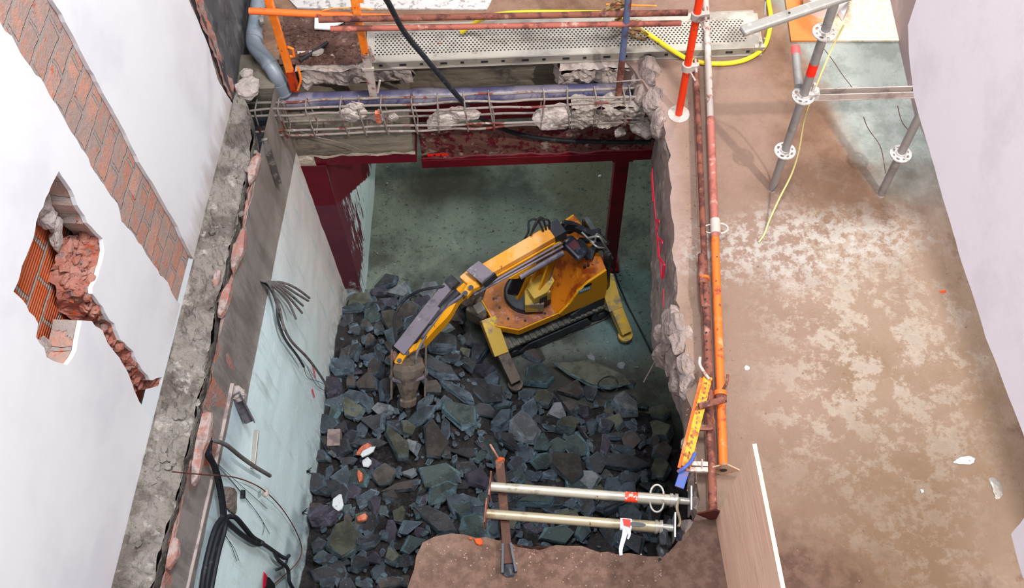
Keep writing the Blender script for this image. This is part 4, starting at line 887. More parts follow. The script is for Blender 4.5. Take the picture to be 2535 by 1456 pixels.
bm = BM(); bar(bm, RW(.50, .0, .33), RW(.66, .10, .34), .18, .16); bar(bm, RW(.52, -.14, .36), RW(.66, -.04, .42), .12, .14); obj('outrigger_mount', bm, m_steel_br, rob, bevel=.012)
bm = BM(); bar(bm, RW(-.45, .20, .34), RW(-.54, .34, .38), .12, .16); obj('outrigger_mount', bm, m_dark, rob, bevel=.01)
bm = BM(); bar(bm, RH(1178, 770, .5), RH(1198, 758, .52), .09, .06); obj('hinge_block', bm, m_galv_d, rob, bevel=.008)
bm = BM(); bar(bm, RH(1158, 722, .62), RH(1192, 716, .60), .10, .08); obj('hinge_block', bm, m_steel_br, rob, bevel=.01)
# power cable of the machine
o = cable('power_cable', [RH(*p) for p in [(1500, 622, .9), (1516, 655, .5), (1530, 700, .2), (1556, 760, .03), (1586, 818, .03), (1612, 872, .03)]], .0075, m_black)
tag(o, 'thin black power cable trailing from the back of the machine along the floor', 'cable')
# ================================================================== POSTS, PROPS, PIPES, BOARDS
def cyl_thing(name, m, a, b, r, label, cat, n=16):
    bm = BM(); tube(bm, [a, b], r, n); return tag(obj(name, bm, m, smooth=True), label, cat)
# maroon steel post in the pit
p = at(1508, 655, ZP); th = thing('steel_post', 'dark red square steel post standing on the pit floor under the maroon girder', 'post', p)
bm = BM(); box(bm, (p.x-.055, p.y-.05, ZP+.02), (p.x+.055, p.y+.05, -1.3)); obj('post', bm, m_maroon, th, bevel=.004)
bm = BM(); box(bm, (p.x-.085, p.y-.08, ZP-.01), (p.x+.085, p.y+.08, ZP+.02)); obj('base_plate', bm, m_maroon, th)
bm = BM(); box(bm, (p.x-.08, p.y-.07, -1.315), (p.x+.08, p.y+.07, -1.30)); obj('top_plate', bm, m_maroon, th)
# grey drain pipe
PZ = -.24
run = [V((-1.50, 4.80, PZ)), V((-.52, 4.79, PZ)), V((.2, 4.785, PZ)), V((.98, 4.78, PZ))]
th = thing('drain_pipe', 'purple-grey plastic drain pipe running behind the bare reinforcement beam', 'pipe', (-.3, 4.79, PZ))
bm = BM(); tube(bm, run, .055, 28); obj('straight_pipe', bm, m_pvc2, th, smooth=True)
bm = BM(); tube(bm, [V((-.62, 4.79, PZ)), V((-.48, 4.79, PZ))], .062, 28); tube(bm, [V((-.48, 4.79, PZ)), V((-.44, 4.79, PZ))], .058, 28); obj('coupling', bm, m_pvc2, th, smooth=True)
up = [V((-1.42, 4.80, PZ)), V((-1.50, 4.81, PZ+.01)), V((-1.535, 4.83, PZ+.05)), at(694, 212, -.10), at(684, 188, 0.0), at(668, 160, .05), at(645, 132, .07), at(630, 112, .08), at(628, 92, .08), at(634, 50, .08), at(640, 0, .08), at(645, -40, .08)]
th2 = thing('drain_pipe', 'grey plastic drain pipe bending down at the left corner into the purple-grey pipe', 'pipe', up[4])
bm = BM(); tube(bm, smooth_pts(up, 6), .052, 28); obj('bent_pipe', bm, m_pvc, th2, smooth=True)
bm = BM(); d = (up[3]-up[4]).normalized(); tube(bm, [up[3]-d*.05, up[3]+d*.06], .062, 28, rr=[.060, .062]); tube(bm, [up[3]+d*.05, up[3]+d*.062], .066, 28)
obj('socket', bm, m_pvc, th2, smooth=True)
bm = BM(); tube(bm, [at(629, 98, .08), at(631, 90, .08)], .056, 24); obj('joint_ring', bm, m_pvc, th2, smooth=True)
bm = BM(); tube(bm, [at(664, 155, .055), at(670, 163, .045)], .056, 24); obj('joint_ring', bm, m_pvc, th2, smooth=True)
bm = BM(); tube(bm, [at(648, 60, .14), at(648, 20, .14)], .012, 8); tube(bm, [at(644, 52, .15), at(653, 50, .15)], .03, 12); obj('pipe_clip', bm, m_galv, th2)

# ---- bared reinforcement beam
cage = thing('reinforcement_cage', 'bare rusty reinforcement cage with stirrups spanning the hole in front of the drain pipe', 'reinforcement', (-.35, 4.6, -.35))
rows_ = [(4.68, -.10), (4.60, -.08), (4.585, -.125), (4.56, -.26), (4.56, -.31), (4.69, -.33)]
random.seed(8)
for k, (y, z) in enumerate(rows_):
    P = [V((-1.74+2.78*i/16, y+random.uniform(-.008, .008), z+random.uniform(-.008, .008))) for i in range(17)]
    bm = BM(); tube(bm, smooth_pts(P, 4), .0085, 8); obj('bar', bm, m_rebar, cage, smooth=True)
for i, px in enumerate([636, 757, 845, 888, 944, 1018, 1083, 1147, 1210, 1348, 1408, 1475, 1545, 1562, 1700 if False else 690]):
    x = at(px, 268, -.1).x; tl = random.uniform(-.035, .035)
    q = [V((x, 4.70, -.085)), V((x+tl, 4.69, -.345)), V((x+tl, 4.545, -.335)), V((x+random.uniform(-.01, .01), 4.575, -.065)), V((x, 4.70, -.085))]
    q2 = []
    for a, b in zip(q, q[1:]): q2 += [a.lerp(b, .06), a.lerp(b, .94)]
    bm = BM(); tube(bm, q2+[q2[0]], .0052, 6); obj('stirrup', bm, m_rebar, cage, smooth=True)
for pts in ([(690, 262, -.05), (700, 248, 0), (708, 262, -.05), (715, 300, -.3), (735, 365, -.6)], [(715, 316, -.32), (780, 338, -.42), (850, 355, -.5), (893, 372, -.62)], [(870, 250, -.02), (885, 262, -.06), (882, 300, -.25)], [(1478, 244, .0), (1490, 258, -.07), (1478, 310, -.3)]):
    o = cable('tie_wire', [at(*p) for p in pts], .0035, m_rebar, cage, 6)
lumps = [('pale concrete lump hanging in the cage, left of centre', 1095, 300, .115, (1.0, .45, .9)), ('pale concrete lump caught in the cage, beside the larger one left of centre', 1142, 283, .10, (1.1, .5, .8)),
  ('pale block of concrete clinging to the cage right of centre', 1372, 292, .12, (1.25, .5, 1.0)), ('small concrete lump in the left part of the cage', 868, 282, .075, (1.3, .5, 1.2)),
  ('concrete lump with a strip of red brick in the left part of the cage', 934, 290, .06, (.8, .5, 1.2)), ('large grey concrete lump at the right end of the cage', 1592, 305, .12, (.8, .6, 1.2)),
  ('small concrete crumb dangling below the right end of the cage', 1532, 328, .045, (1, .6, .9)), ('small concrete crumb between two stirrups in the left part of the cage', 885, 262, .045, (1, .6, .8)),
  ('tiny concrete crumb hanging left in the cage beside the brick-streaked lump', 970, 288, .04, (1, .5, 1.2))]
for i, (lb, px, py, r, sq) in enumerate(lumps):
    bm = BM(); lump(bm, atY(px, py, 4.60), r, sq, i*7+2, 4, .4); tag(obj('concrete_lump', bm, m_conc_p), lb, 'concrete lump')
bm = BM(); c = atY(936, 285, 4.565); box(bm, c-V((.015, .03, .05)), c+V((.015, .0, .05))); tag(obj('brick_sliver', bm, m_brickbit), 'thin red brick sliver in the left part of the cage', 'brick')
bm = BM(); a = atY(1412, 300, 4.6); b = atY(1590, 292, 4.6)
ruled(bm, [V((a.x, 4.545, -.13)), V((b.x, 4.545, -.13))], [V((a.x, 4.56, -.36)), V((b.x, 4.56, -.34))], 50, 14, .035, V((0, -1, .2)), 9, keep0=False)
ruled(bm, [V((a.x, 4.66, -.13)), V((b.x, 4.66, -.13))], [V((a.x, 4.545, -.13)), V((b.x, 4.545, -.13))], 50, 8, .03, V((0, 0, 1)), 9, keep0=False)
tag(obj('concrete_remnant', bm, m_conc), 'solid length of broken concrete left in the right part of the cage', 'concrete remnant')

# ---- guard posts and rails at the far side
def vpost(name, px, py, z0, h, w, m, label, foot=True, tube_=False, split=None):
    b = at(px, py, z0); th = thing(name, label, 'post', b)
    bm = BM()
    if tube_: tube(bm, [b, b+V((0, 0, h))], w/2, 16)
    else: box(bm, b-V((w/2, w/2, 0)), b+V((w/2, w/2, h)))
    obj('post_tube', bm, m, th, smooth=tube_, bevel=0 if tube_ else .004)
    return th, b
th, b = vpost('guard_post', 731, 222, -.12, 1.35, .045, m_orange, 'left orange guard post clamped beside the bent grey pipe')
bm = BM(); box(bm, b+V((-.025, -.025, .0)), b+V((.025, .025, .20))); obj('lower_sleeve', bm, mat('dark_red_orange_steel', 'b8380e', [('6a2414', 14, .5, .62)], .6, 0, .3), th)
bm = BM(); tube(bm, smooth_pts([b+V((.02, -.02, .02)), b+V((.06, -.02, .12)), b+V((.06, 0, .22))], 4), .008, 8); tube(bm, [b+V((.03, 0, .42)), b+V((.06, 0, .40)), b+V((.055, 0, .33)), b+V((.03, 0, .33))], .009, 8); obj('hook', bm, m_orange, th)
th, b = vpost('guard_post', 925, 234, -.12, 1.35, .045, m_orange, 'second orange guard post with a bare whitish lower end, standing by the plank end')
bm = BM(); box(bm, b+V((-.024, -.024, .0)), b+V((.024, .024, .42))); obj('lower_sleeve', bm, m_white_tube, th)
bm = BM(); tube(bm, [b+V((.03, -.01, .03)), b+V((.06, 0, .14))], .008, 8); bar(bm, b+V((-.035, -.02, .28)), b+V((.04, -.02, .28)), .02, .02); tube(bm, [b+V((.03, 0, .46)), b+V((.045, 0, .33))], .012, 8); obj('hook', bm, m_white_tube, th)
th, b = vpost('guard_post', 1530, 245, -.15, 1.35, .042, m_bluegrey, 'chipped blue-grey and rust-brown guard post right of centre at the far edge', tube_=True)
bm = BM(); tube(bm, [b, b+V((0, 0, .34))], .0215, 14); obj('lower_sleeve', bm, m_rust, th, smooth=True)
bm = BM(); tube(bm, [b+V((-.04, -.02, .20)), b+V((.13, -.02, .21))], .004, 6); obj('wire_tie', bm, m_galv, th)
cp = b
def railz(px, py): return atY(px, py, 4.72)
cyl_thing('guard_rail', m_rust_or, railz(616, 27), railz(978, 44), .021, 'short orange guard rail tube at top left with holes along it', 'rail')
cyl_thing('guard_rail', m_rust, railz(790, 33)+V((0, -.05, .0)), railz(1700, 16)+V((0, -.05, .0)), .020, 'long brown guard rail, the upper of the two rusty ones', 'rail')
cyl_thing('guard_rail', mat('reddish_rail', 'a05a4c', [('6e3a32', 10, .5, .62), ('c49a8c', 8, .56, .66)], .7, .1, .3), railz(820, 44)+V((0, -.09, 0)), railz(1682, 30)+V((0, -.09, 0)), .018, 'reddish rusty guard rail just below the long brown one', 'rail')
o = cyl_thing('guard_rail', m_orange, railz(1500, 11), railz(1625, 15), .006, 'thin orange rod behind the blue-grey guard post', 'rod')
bm = BM(); box(bm, railz(888, 8), railz(888, 8)+V((.03, .03, .09))); tag(obj('rail_clip', bm, m_orange), 'small orange clip above the orange rail', 'clip')
cable('tie_wire', [railz(*p) for p in [(794, 38), (800, 26), (840, 20), (890, 20), (925, 24)]], .004, m_orange)
tag(bpy.data.objects['tie_wire.004'] if 'tie_wire.004' in bpy.data.objects else bpy.data.objects['tie_wire'], 'thin orange wire looped over the left end of the brown rail', 'wire')
# sacking wrapped at the crossing
random.seed(31)
th = thing('dry_sacking', 'torn brown sacking strips wound round the foot of the blue-grey guard post', 'sacking', cp+V((0, 0, .4)))
for k in range(7):
    a = railz(1540+random.uniform(-18, 18), random.uniform(-5, 30)) if k < 3 else at(1530+random.uniform(-30, 70), random.uniform(45, 75), .15)
    P = [a, a+V((random.uniform(-.06, .06), -.03, random.uniform(-.06, .02))), a+V((random.uniform(-.12, .12), random.uniform(-.02, .02), random.uniform(-.14, -.04))), a+V((random.uniform(-.16, .16), 0, -.12))]
    strip('strip', P, (.035, .012), .006, mat('brown_sacking', '7a5a3e', [('a58a5a', 18, .5, .6), ('4e3426', 25, .55, .65)], .95, 0, .8), th, 0)

# ---- scaffold plank
tp = NT('perforated_galvanised_top'); Pp = tp.xyz()
hx = tp.math('MULTIPLY', Pp[0], 1/.026); row = tp.math('FLOOR', tp.math('MULTIPLY', Pp[1], 1/.019)); hx = tp.math('ADD', hx, tp.math('MULTIPLY', row, .5))
dx = tp.math('MULTIPLY', tp.math('SUBTRACT', tp.math('FRACT', hx), .5), .026); dy = tp.math('MULTIPLY', tp.math('SUBTRACT', tp.math('FRACT', tp.math('MULTIPLY', Pp[1], 1/.019)), .5), .019)
rr_ = tp.math('SQRT', tp.math('ADD', tp.math('MULTIPLY', dx, dx), tp.math('MULTIPLY', dy, dy)))
ins = tp.math('MULTIPLY', tp.math('MULTIPLY', tp.math('GREATER_THAN', Pp[1], 4.905), tp.math('LESS_THAN', Pp[1], 5.10)), tp.math('MULTIPLY', tp.math('GREATER_THAN', Pp[0], -.85), tp.math('LESS_THAN', Pp[0], 1.62)))
hole = tp.math('MULTIPLY', ins, tp.math('SUBTRACT', 1.0, tp.ramp(rr_, .0052, .0072)))
colp = tp.mix(tp.ramp(tp.noise(3, 6, .65), .42, .66), lin('aea79e'), lin('7f7770')); colp = tp.mix(tp.ramp(tp.noise(14, 6, .7), .6, .7), colp, lin('7a6c62'))
colp = tp.mix(hole, colp, lin('2a2422')); tp.bump(tp.math('MULTIPLY', hole, -1.0), .6, .01)
m_plank = tp.fin(colp, .5, .15)
th = thing('scaffold_plank', 'long perforated grey steel scaffold plank lying across the far edge of the hole', 'plank', (.4, 4.98, .0))
bm = BM(); box(bm, (-.905, 4.85, .055), (1.70, 5.17, .062)); obj('deck_sheet', bm, m_plank, th)
m_side = mat('plank_side_steel', '9a938a', [('877d74', 5, .5, .66)], .5, .2, .2)
bm = BM(); box(bm, (-.905, 4.843, .002), (1.72, 4.852, .064)); box(bm, (-.905, 4.83, .0), (1.72, 4.85, .006)); box(bm, (-.905, 5.168, .002), (1.70, 5.176, .064)); sr_ = obj('side_rail', bm, m_side, th, bevel=.002)
i = 0; x = -.82
while x < 1.66:
    wdt = .045 if i % 2 else .022
    bm = BM(); box(bm, (x, 4.840, .024), (x+wdt, 4.8435, .042)); obj('slot', bm, m_black, sr_)
    x += .135; i += 1
bm = BM(); box(bm, (1.70, 4.86, .0), (1.725, 5.16, .05)); box(bm, (1.66, 4.84, .055), (1.73, 4.87, .07)); tube(bm, [V((1.70, 4.87, .06)), V((1.70, 4.87, .10))], .008, 8); tube(bm, [V((1.73, 4.90, .06)), V((1.73, 4.90, .09))], .006, 8); obj('end_claw', bm, m_side, th)
bm = BM(); rock(bm, at(1400, 58, .063), .055, .022, .006, .8); tag(obj('brick_chip', bm, mat('pink_chip', 'd8a09a', [], .8, 0, .1)), 'pink chip lying on the perforated plank', 'chip')
bm = BM(); rock(bm, at(1088, 107, .064), .028, .012, .01, 0); tag(obj('brick_chip', bm, m_brickpale), 'small red chip lying near the front edge of the perforated plank', 'chip')

# ---- yellow hose
hose = [(1142, 80, .10), (1180, 55, .22), (1222, 38, .40), (1300, 31, .42), (1420, 31, .42), (1510, 34, .38), (1550, 52, .24), (1575, 68, .12), (1620, 94, .09), (1655, 119, .085), (1680, 134, .06), (1705, 147, .02), (1745, 156, .02), (1800, 157, .02), (1850, 146, .02), (1890, 118, .02), (1905, 75, .02), (1908, 40, .02), (1902, 0, .02), (1898, -40, .02)]
th = thing('yellow_hose', 'yellow rubber hose looping over the scaffold plank and across the floor', 'hose', at(1700, 146, 0))
bm = BM(); tube(bm, smooth_pts([at(*p) for p in hose], 6), .0155, 12); obj('hose', bm, m_ywire, th, smooth=True)
bm = BM(); a = at(*hose[0]); b = at(*hose[1]); tube(bm, [a-(b-a).normalized()*.004, a], .012, 10); obj('hose_opening', bm, m_black, th)
# black cable hanging in the middle
o = cable('black_cable', [atY(*p) for p in [(940, -25, 4.3), (962, 8, 4.35), (1000, 78, 4.45), (1050, 140, 4.5), (1100, 200, 4.55), (1142, 248, 4.6), (1180, 285, 4.72), (1240, 318, 4.85), (1310, 338, 4.93), (1400, 348, 4.95), (1500, 352, 4.95), (1612, 352, 4.95)]], .0165, m_black, None, 12)
tag(o, 'thick black cable coming from top centre through the cage and along the girder', 'cable')

# ---- red vertical post at the right, its clamps
b = at(1680, 283, 0); th = thing('guard_post', 'bright red-orange round post standing upright at the right edge of the hole', 'post', b)
bm = BM(); tube(bm, [b, b+V((0, 0, 1.5))], .023, 18); obj('post_tube', bm, m_red_or, th, smooth=True)
bm = BM(); prism(bm, [b+V((.07*math.cos(a), .07*math.sin(a), 0)) for a in [i*math.pi/10 for i in range(20)]], (0, 0, .006)); obj('base_plate', bm, m_conc_p, th)
for pyy, nm in ((165, 'lower'), (38, 'upper')):
    hgt = None
    lo, hi = 0, 1.5
    c = min((b+V((0, 0, z/200)) for z in range(300)), key=lambda q: abs(CYP-F_PX*(R3.transposed() @ (q-CP)).y/-(R3.transposed() @ (q-CP)).z-pyy))
    bm = BM(); tube(bm, [c-UP*.025, c+UP*.025], .033, 16); bar(bm, c+V((.0, -.01, 0)), c+V((.07, -.01, .01)), .03, .045); tube(bm, [c+V((.05, -.05, .0)), c+V((.05, .04, .02))], .007, 8); tube(bm, [c+V((.02, -.03, -.02)), c+V((.05, -.05, -.07))], .006, 8)
    obj('clamp', bm, m_white_tube, th, smooth=False)

# ---- props lying on the floor along the right edge
def prop(name, label, pts, rads, mats, plate=None, plate_m=None, collars=(), hooks=(), pins=(), grp=None, cat='prop'):
    th = thing(name, label, cat, V(pts[0])-V((0, 0, 0)))
    names = ['outer_tube', 'inner_tube', 'end_tube']; pm = None
    for i, (a, b) in enumerate(zip(pts, pts[1:])):
        bm = BM(); tube(bm, [a, b], rads[i], 20); obj(names[i], bm, mats[i], th, smooth=True)
    d = (V(pts[1])-V(pts[0])).normalized(); s = d.cross(UP).normalized(); u = s.cross(d).normalized()
    if plate:
        for c, dd in plate:
            q = [c+s*.085, c+u*.085, c-s*.085, c-u*.085] if dd == 'diamond' else [c+s*.06+u*.06, c-s*.06+u*.06, c-s*.06-u*.06, c+s*.06-u*.06]
            bm = BM(); hexa(bm, [p-d*.004 for p in q], [p+d*.004 for p in q]); obj('end_plate', bm, plate_m, th)
    for c, r, ln, m in collars:
        bm = BM(); tube(bm, [c-d*ln/2, c+d*ln/2], r, 22); obj('collar', bm, m, th, smooth=True)
    return th, d, s, u
zA = .085
a0, a1, a2, a3 = at(1765, 1272, zA), at(1747, 716, zA), at(1743, 690, zA), at(1722, 150, .06)
th, d, s, u = prop('steel_prop', 'brown rusty telescopic prop, the left of two lying side by side along the right edge', [a0, a1, a3], [.024, .019], [m_rust, m_rust], [(a0-V((0, .004, 0)), 'diamond')], mat('dark_red_rust', '5e2a22', [('3e1e1a', 14, .5, .6)], .8, .1, .4), [(a2, .033, .018, m_rust_or), (a1+V((0, .13, 0)), .028, .20, m_rust)])
bm = BM(); tube(bm, smooth_pts([a2+V((-.02, 0, .02)), a2+V((-.03, -.10, .02)), a2+V((-.03, -.19, .01))], 4), .010, 8); obj('handle', bm, m_rust, th, smooth=True)
bm = BM()
for t_ in range(14):
    c = a0.lerp(a1, .42+t_*.04)+V((-.008, 0, .0235)); tube(bm, [c-UP*.004, c+UP*.003], .006, 8)
obj('pin_hole', bm, m_black, th)
b0, b1, b2, b3, b4 = at(1791, 1160, zA), at(1783, 975, zA), at(1770, 590, zA), at(1759, 292, zA), at(1746, -20, zA)
th, d, s, u = prop('steel_prop', 'orange and reddish telescopic prop with a whitewashed upper end, right of the brown one', [b0, b2, b3, b4], [.024, .0245, .022], [m_rust_or, mat('reddish_brown_tube', 'a9655a', [('7d4238', 8, .5, .64), ('c59c90', 10, .57, .67)], .65, .1, .3), m_white_tube], [(b0-V((0, .004, 0)), 'diamond')], mat('pale_rusty_plate', 'c7a68c', [('7a4a3c', 12, .5, .62)], .6, .1, .3), [(b1, .036, .025, m_rust_or), (b1-V((0, .03, 0)), .031, .035, m_rust), (at(1771, 562, zA), .031, .10, m_white_tube)])
bm = BM(); c = at(1771, 566, zA); tube(bm, [c+V((.02+.055*math.sin(a), .035*math.cos(a), .0)) for a in [i*math.pi/10 for i in range(11)]], .0065, 8); tube(bm, [c+V((-.02-.05*math.sin(a), .03*math.cos(a), .0)) for a in [i*math.pi/10 for i in range(11)]], .004, 8); obj('pin_handle', bm, m_white_tube, th, smooth=True)
bm = BM(); tube(bm, [b1+V((.0, 0, .02)), b1+V((.04, .05, .02)), b1+V((.05, .10, .03))], .008, 8); tube(bm, [b1+V((-.07, .02, .0)), b1+V((0, .01, 0))], .012, 8); obj('wing_handle', bm, m_rust, th, smooth=True)
bm = BM(); c = b0-V((0, .009, 0)); tube(bm, [c, c-V((0, .004, 0))], .018, 12); obj('plate_hole', bm, m_black, th)
bm = BM()
for py_, dx_ in [(640, .004), (700, -.004), (760, .01), (820, -.006), (870, .008), (560, 0)]:
    c = at(1770+(py_-590)*.034, py_, zA)+V((dx_, 0, .022)); lump(bm, c, .008, (1, 1.6, .4), py_, 1)
obj('paint_chip', bm, m_rust, th)
# yellow slotted post with hook and blue end
y0, y1, y2 = at(1752, 935, .13), at(1697, 1158, .13), at(1681, 1208, .10)
th = thing('slotted_post', 'rusty yellow slotted post lying across the right edge with a hook and a blue end', 'post', y0)
bm = BM(); bar(bm, y0, y1, .05, .03); sp = obj('post_bar', bm, m_rust_y, th, bevel=.004)
for k in range(16):
    c = y0.lerp(y1, .08+.055*k)+UP*.0155; bm = BM(); box(bm, c-V((.004, .006, .001)), c+V((.004, .006, .0015))); obj('slot', bm, m_rust, sp)
bm = BM(); bar(bm, y0+V((-.012, 0, -.02)), y1+V((-.012, 0, -.02)), .058, .01); obj('back_strip', bm, m_rust_or, th)
bm = BM(); bar(bm, y1.lerp(y2, .15), y2, .05, .035); bl = obj('blue_end', bm, m_blue, th, bevel=.004)
bm = BM(); tube(bm, smooth_pts([at(1720, 1122, .16), at(1712, 1140, .16), at(1695, 1158, .17), at(1678, 1168, .15)], 4), .010, 8); obj('blue_hook', bm, m_blue, bl, smooth=True)
bm = BM(); tube(bm, smooth_pts([at(1733, 885, .17), at(1732, 902, .17), at(1742, 920, .17), at(1755, 938, .15)], 5), .009, 10); obj('hook', bm, m_white_tube, th, smooth=True)
bm = BM(); bar(bm, at(1730, 1006, .165), at(1792, 990, .15), .035, .012); bar(bm, at(1728, 1060, .13), at(1765, 1058, .15), .03, .012); tube(bm, [at(1766, 1058, .15), at(1768, 1042, .16), at(1758, 1022, .16)], .006, 8); obj('cross_bracket', bm, m_rust, th)
bm = BM(); bar(bm, at(1697, 1163, .12), at(1752, 1164, .12), .024, .02); bar(bm, at(1712, 1148, .12), at(1752, 1150, .12), .024, .015); tube(bm, [at(1738, 1157, .14), at(1738, 1137, .18)], .004, 6); obj('t_bracket', bm, m_white_tube, th)

# ---- rusty upright and silver props at the near edge
b = at(1259, 1398, .0); e_ = at(1237, 1142, .0); dd_ = (e_-b).normalized(); sd_ = V((dd_.y, -dd_.x, 0))
th = thing('rusty_bar', 'dark rusty steel bar jutting from the near brown slab under the silver props', 'bar', b)
bm = BM(); bar(bm, b, e_, .048, .05); obj('bar', bm, mat('dark_brown_rust', '4d332a', [('6e4a3c', 9, .5, .64), ('2f211e', 13, .56, .66)], .75, .1, .5), th, bevel=.003)
bm = BM(); lump(bm, e_+UP*.01, .028, (1, 1, .8), 3, 2); obj('bar_tip', bm, mat('orange_rust_tip', 'b8502c', [('e0b8a4', 30, .6, .66)], .5, .1, .3), th)
bm = BM(); tube(bm, [e_+UP*.02, at(1225, 1120, .02), at(1213, 1100, .03)], .006, 8); obj('thin_rod', bm, m_rust, th)
bm = BM(); bar(bm, b-dd_*.05+sd_*.035+UP*.03, b+dd_*.10+sd_*.02+UP*.03, .012, .03); obj('clamp_jaw', bm, m_dark, th)
bm = BM(); bar(bm, b-dd_*.05-sd_*.035+UP*.03, b+dd_*.10-sd_*.02+UP*.03, .012, .03); obj('clamp_jaw', bm, m_dark, th)
bm = BM(); lump(bm, b-dd_*.03, .05, (.8, 1, .4), 4, 2); obj('clamp_shoe', bm, m_dark, th)
def silver(name, label, pa, pb, z, m, ring, tape):
    A, B = at(*pa, z), at(*pb, z); d = (B-A).normalized(); s = V((-d.y, d.x, 0)); L_ = (B-A).length
    th = thing(name, label, 'prop', A)
    bm = BM(); tube(bm, [A, A+d*L_*.80], .0255, 24); obj('outer_tube', bm, m, th, smooth=True)
    bm = BM(); tube(bm, [A+d*L_*.74, A+d*L_*.93], .030, 24); cl = obj('sleeve', bm, m, th, smooth=True)
    bm = BM(); tube(bm, [A+d*L_*.90, A+d*L_*.915], .036, 24); tube(bm, [A+d*L_*.925, A+d*L_*.94], .036, 24); obj('collar', bm, m_galv, th, smooth=True)
    bm = BM(); tube(bm, [A+d*L_*.93, A+d*L_*1.0], .019, 18); obj('inner_tube', bm, m_galv, th, smooth=True)
    for c, mm, nm in ((A, m_rust, 'left_end_plate'), (B, m_galv, 'right_end_plate')):
        bm = BM(); q = [c+s*.065+UP*.065, c-s*.065+UP*.065, c-s*.065-UP*.065, c+s*.065-UP*.065]; hexa(bm, [p-d*.004 for p in q], [p+d*.004 for p in q]); obj('end_plate', bm, mm, th)
    if ring:
        for sg in (1, -1):
            c = A+d*L_*.835+s*.022*sg; bm = BM(); tube(bm, [c+d*.035*math.cos(a)+s*.052*math.sin(a)*sg+UP*.012 for a in [i*math.pi/10 for i in range(11)]], .0062, 10); obj('pin_ring', bm, m_galv, th, smooth=True)
        bm = BM(); tube(bm, smooth_pts([B-d*.06+UP*.03, B-d*.07-s*.05+UP*.03, B-d*.05-s*.11+UP*.0, B-d*.06-s*.14], 5), .008, 8); obj('wing_handle', bm, m_silver2, th, smooth=True)
    else:
        bm = BM(); c = A+d*L_*.80+UP*.0295-s*.004; 
        prism(bm, [c+d*.05*math.cos(a)+s*.011*math.sin(a) for a in [i*math.pi/8 for i in range(16)]], (0, 0, .002)); obj('slot', bm, m_dark, th)
        bm = BM(); c = B-d*.05; lump(bm, c-s*.05-UP*.02, .05, (.6, 1.1, .8), 4, 3); obj('wing_nut', bm, m_dark, th)
    t0 = A+d*L_*tape; bm = BM(); tube(bm, [t0, t0+d*(.085 if ring else .06)], .0275 if ring else .0315, 24, caps=False)
    tp_ = obj('tape', bm, m_tape_r if ring else m_white, th, smooth=True)
    if not ring:
        bm = BM(); q = t0+d*.03+UP*.032; prism(bm, [q+d*.022-s*.022, q+d*.022+s*.018, q-d*.02+s*.020, q-d*.012-s*.015], (0, 0, .001)); obj('tape_print', bm, m_tape_rp, tp_)
        strip('tape_tail', [t0+d*.03-s*.02+UP*.025, t0+d*.025-s*.06-UP*.01, t0+d*.012-s*.12-UP*.04, t0+d*.02-s*.16-UP*.07], (.030, .014), .002, m_white, tp_, 0)
        strip('tape_tail', [t0+d*.04-s*.02+UP*.025, t0+d*.05-s*.05-UP*.0, t0+d*.045-s*.07-UP*.02], (.025, .008), .002, m_white, tp_, 0)
    else:
        bm = BM(); q = t0+d*.02+UP*.028
        prism(bm, [q-s*.006, q+d*.022-s*.006, q+d*.022+s*.008, q+s*.008], (0, 0, .001)); obj('tape_print', bm, mat('pale_tape_print', 'f0b8a8', [], .6, 0, 0), tp_)
    return th
silver('steel_prop', 'shiny silver telescopic prop with red tape and ring handles above the near edge', (1214, 1205), (1708, 1242), .058, m_silver, True, .675)
silver('steel_prop', 'duller silver telescopic prop with red and white tape trailing from it, nearer the bottom', (1203, 1272), (1668, 1308), .058, m_silver2, False, .715)
bm = BM(); random.seed(2)
for i, (px, py, r) in enumerate([(1650, 1340, .05), (1640, 1365, .05), (1660, 1310, .05), (1632, 1388, .035), (1680, 1330, .04)]): lump(bm, at(px, py, -.02), r, (.6, 1, .7), i, 2, .5)
tag(obj('clamp_bracket', bm, m_dark), 'dark greasy bracket and dirt at the right ends of the two silver props', 'bracket')

# ---- scaffold standards
def rosette(c, th, m):
    bm = BM(); R_ = .062; out = [c+V((R_*math.cos(a), R_*math.sin(a), 0)) for a in [i*math.pi/20 for i in range(40)]]; holes = []
    for k in range(8):
        a = k*math.pi/4+.2; cc = c+V((.043*math.cos(a), .043*math.sin(a), 0)); rx, ry = (.012, .008) if k % 2 else (.008, .006)
        holes.append([cc+V((math.cos(a), math.sin(a), 0))*ry*math.cos(b)+V((-math.sin(a), math.cos(a), 0))*rx*math.sin(b) for b in [j*math.pi/4 for j in range(8)]])
    slabpoly(bm, [p-UP*.004 for p in out], (0, 0, .008), [[p-UP*.004 for p in h_] for h_ in holes]); obj('rosette', bm, m, th)
m_ros = mat('pale_zinc', 'cfcac8', [('9a948f', 20, .5, .64)], .45, .3, .2)
def standard(px, py, h, label, zs, m=m_galv_d, band=None):
    b = at(px, py, 0); th = thing('scaffold_standard', label, 'scaffold tube', b)
    bm = BM(); tube(bm, [b, b+V((0, 0, h))], .0242, 22); obj('tube', bm, m, th, smooth=True)
    bm = BM(); tube(bm, [b, b+V((0, 0, .012))], .0246, 22); obj('tube_end', bm, m_conc_p, th, smooth=True)
    for z in zs:
        rosette(b+V((0, 0, z)), th, m_ros)
        bm = BM(); tube(bm, [b+V((0, 0, z-.02)), b+V((0, 0, z+.02))], .029, 20); obj('rosette_collar', bm, m_ros, th, smooth=True)
    if band: bm = BM(); tube(bm, [b+V((0, 0, band)), b+V((0, 0, band+.09))], .0252, 22, caps=False); obj('red_band', bm, m_tape_rp, th, smooth=True)
    return b
s1 = standard(1911, 470, 2.1, 'galvanised scaffold standard with rosettes and a red band on the right floor', (.40, .90, 1.40, 1.9), band=1.08)
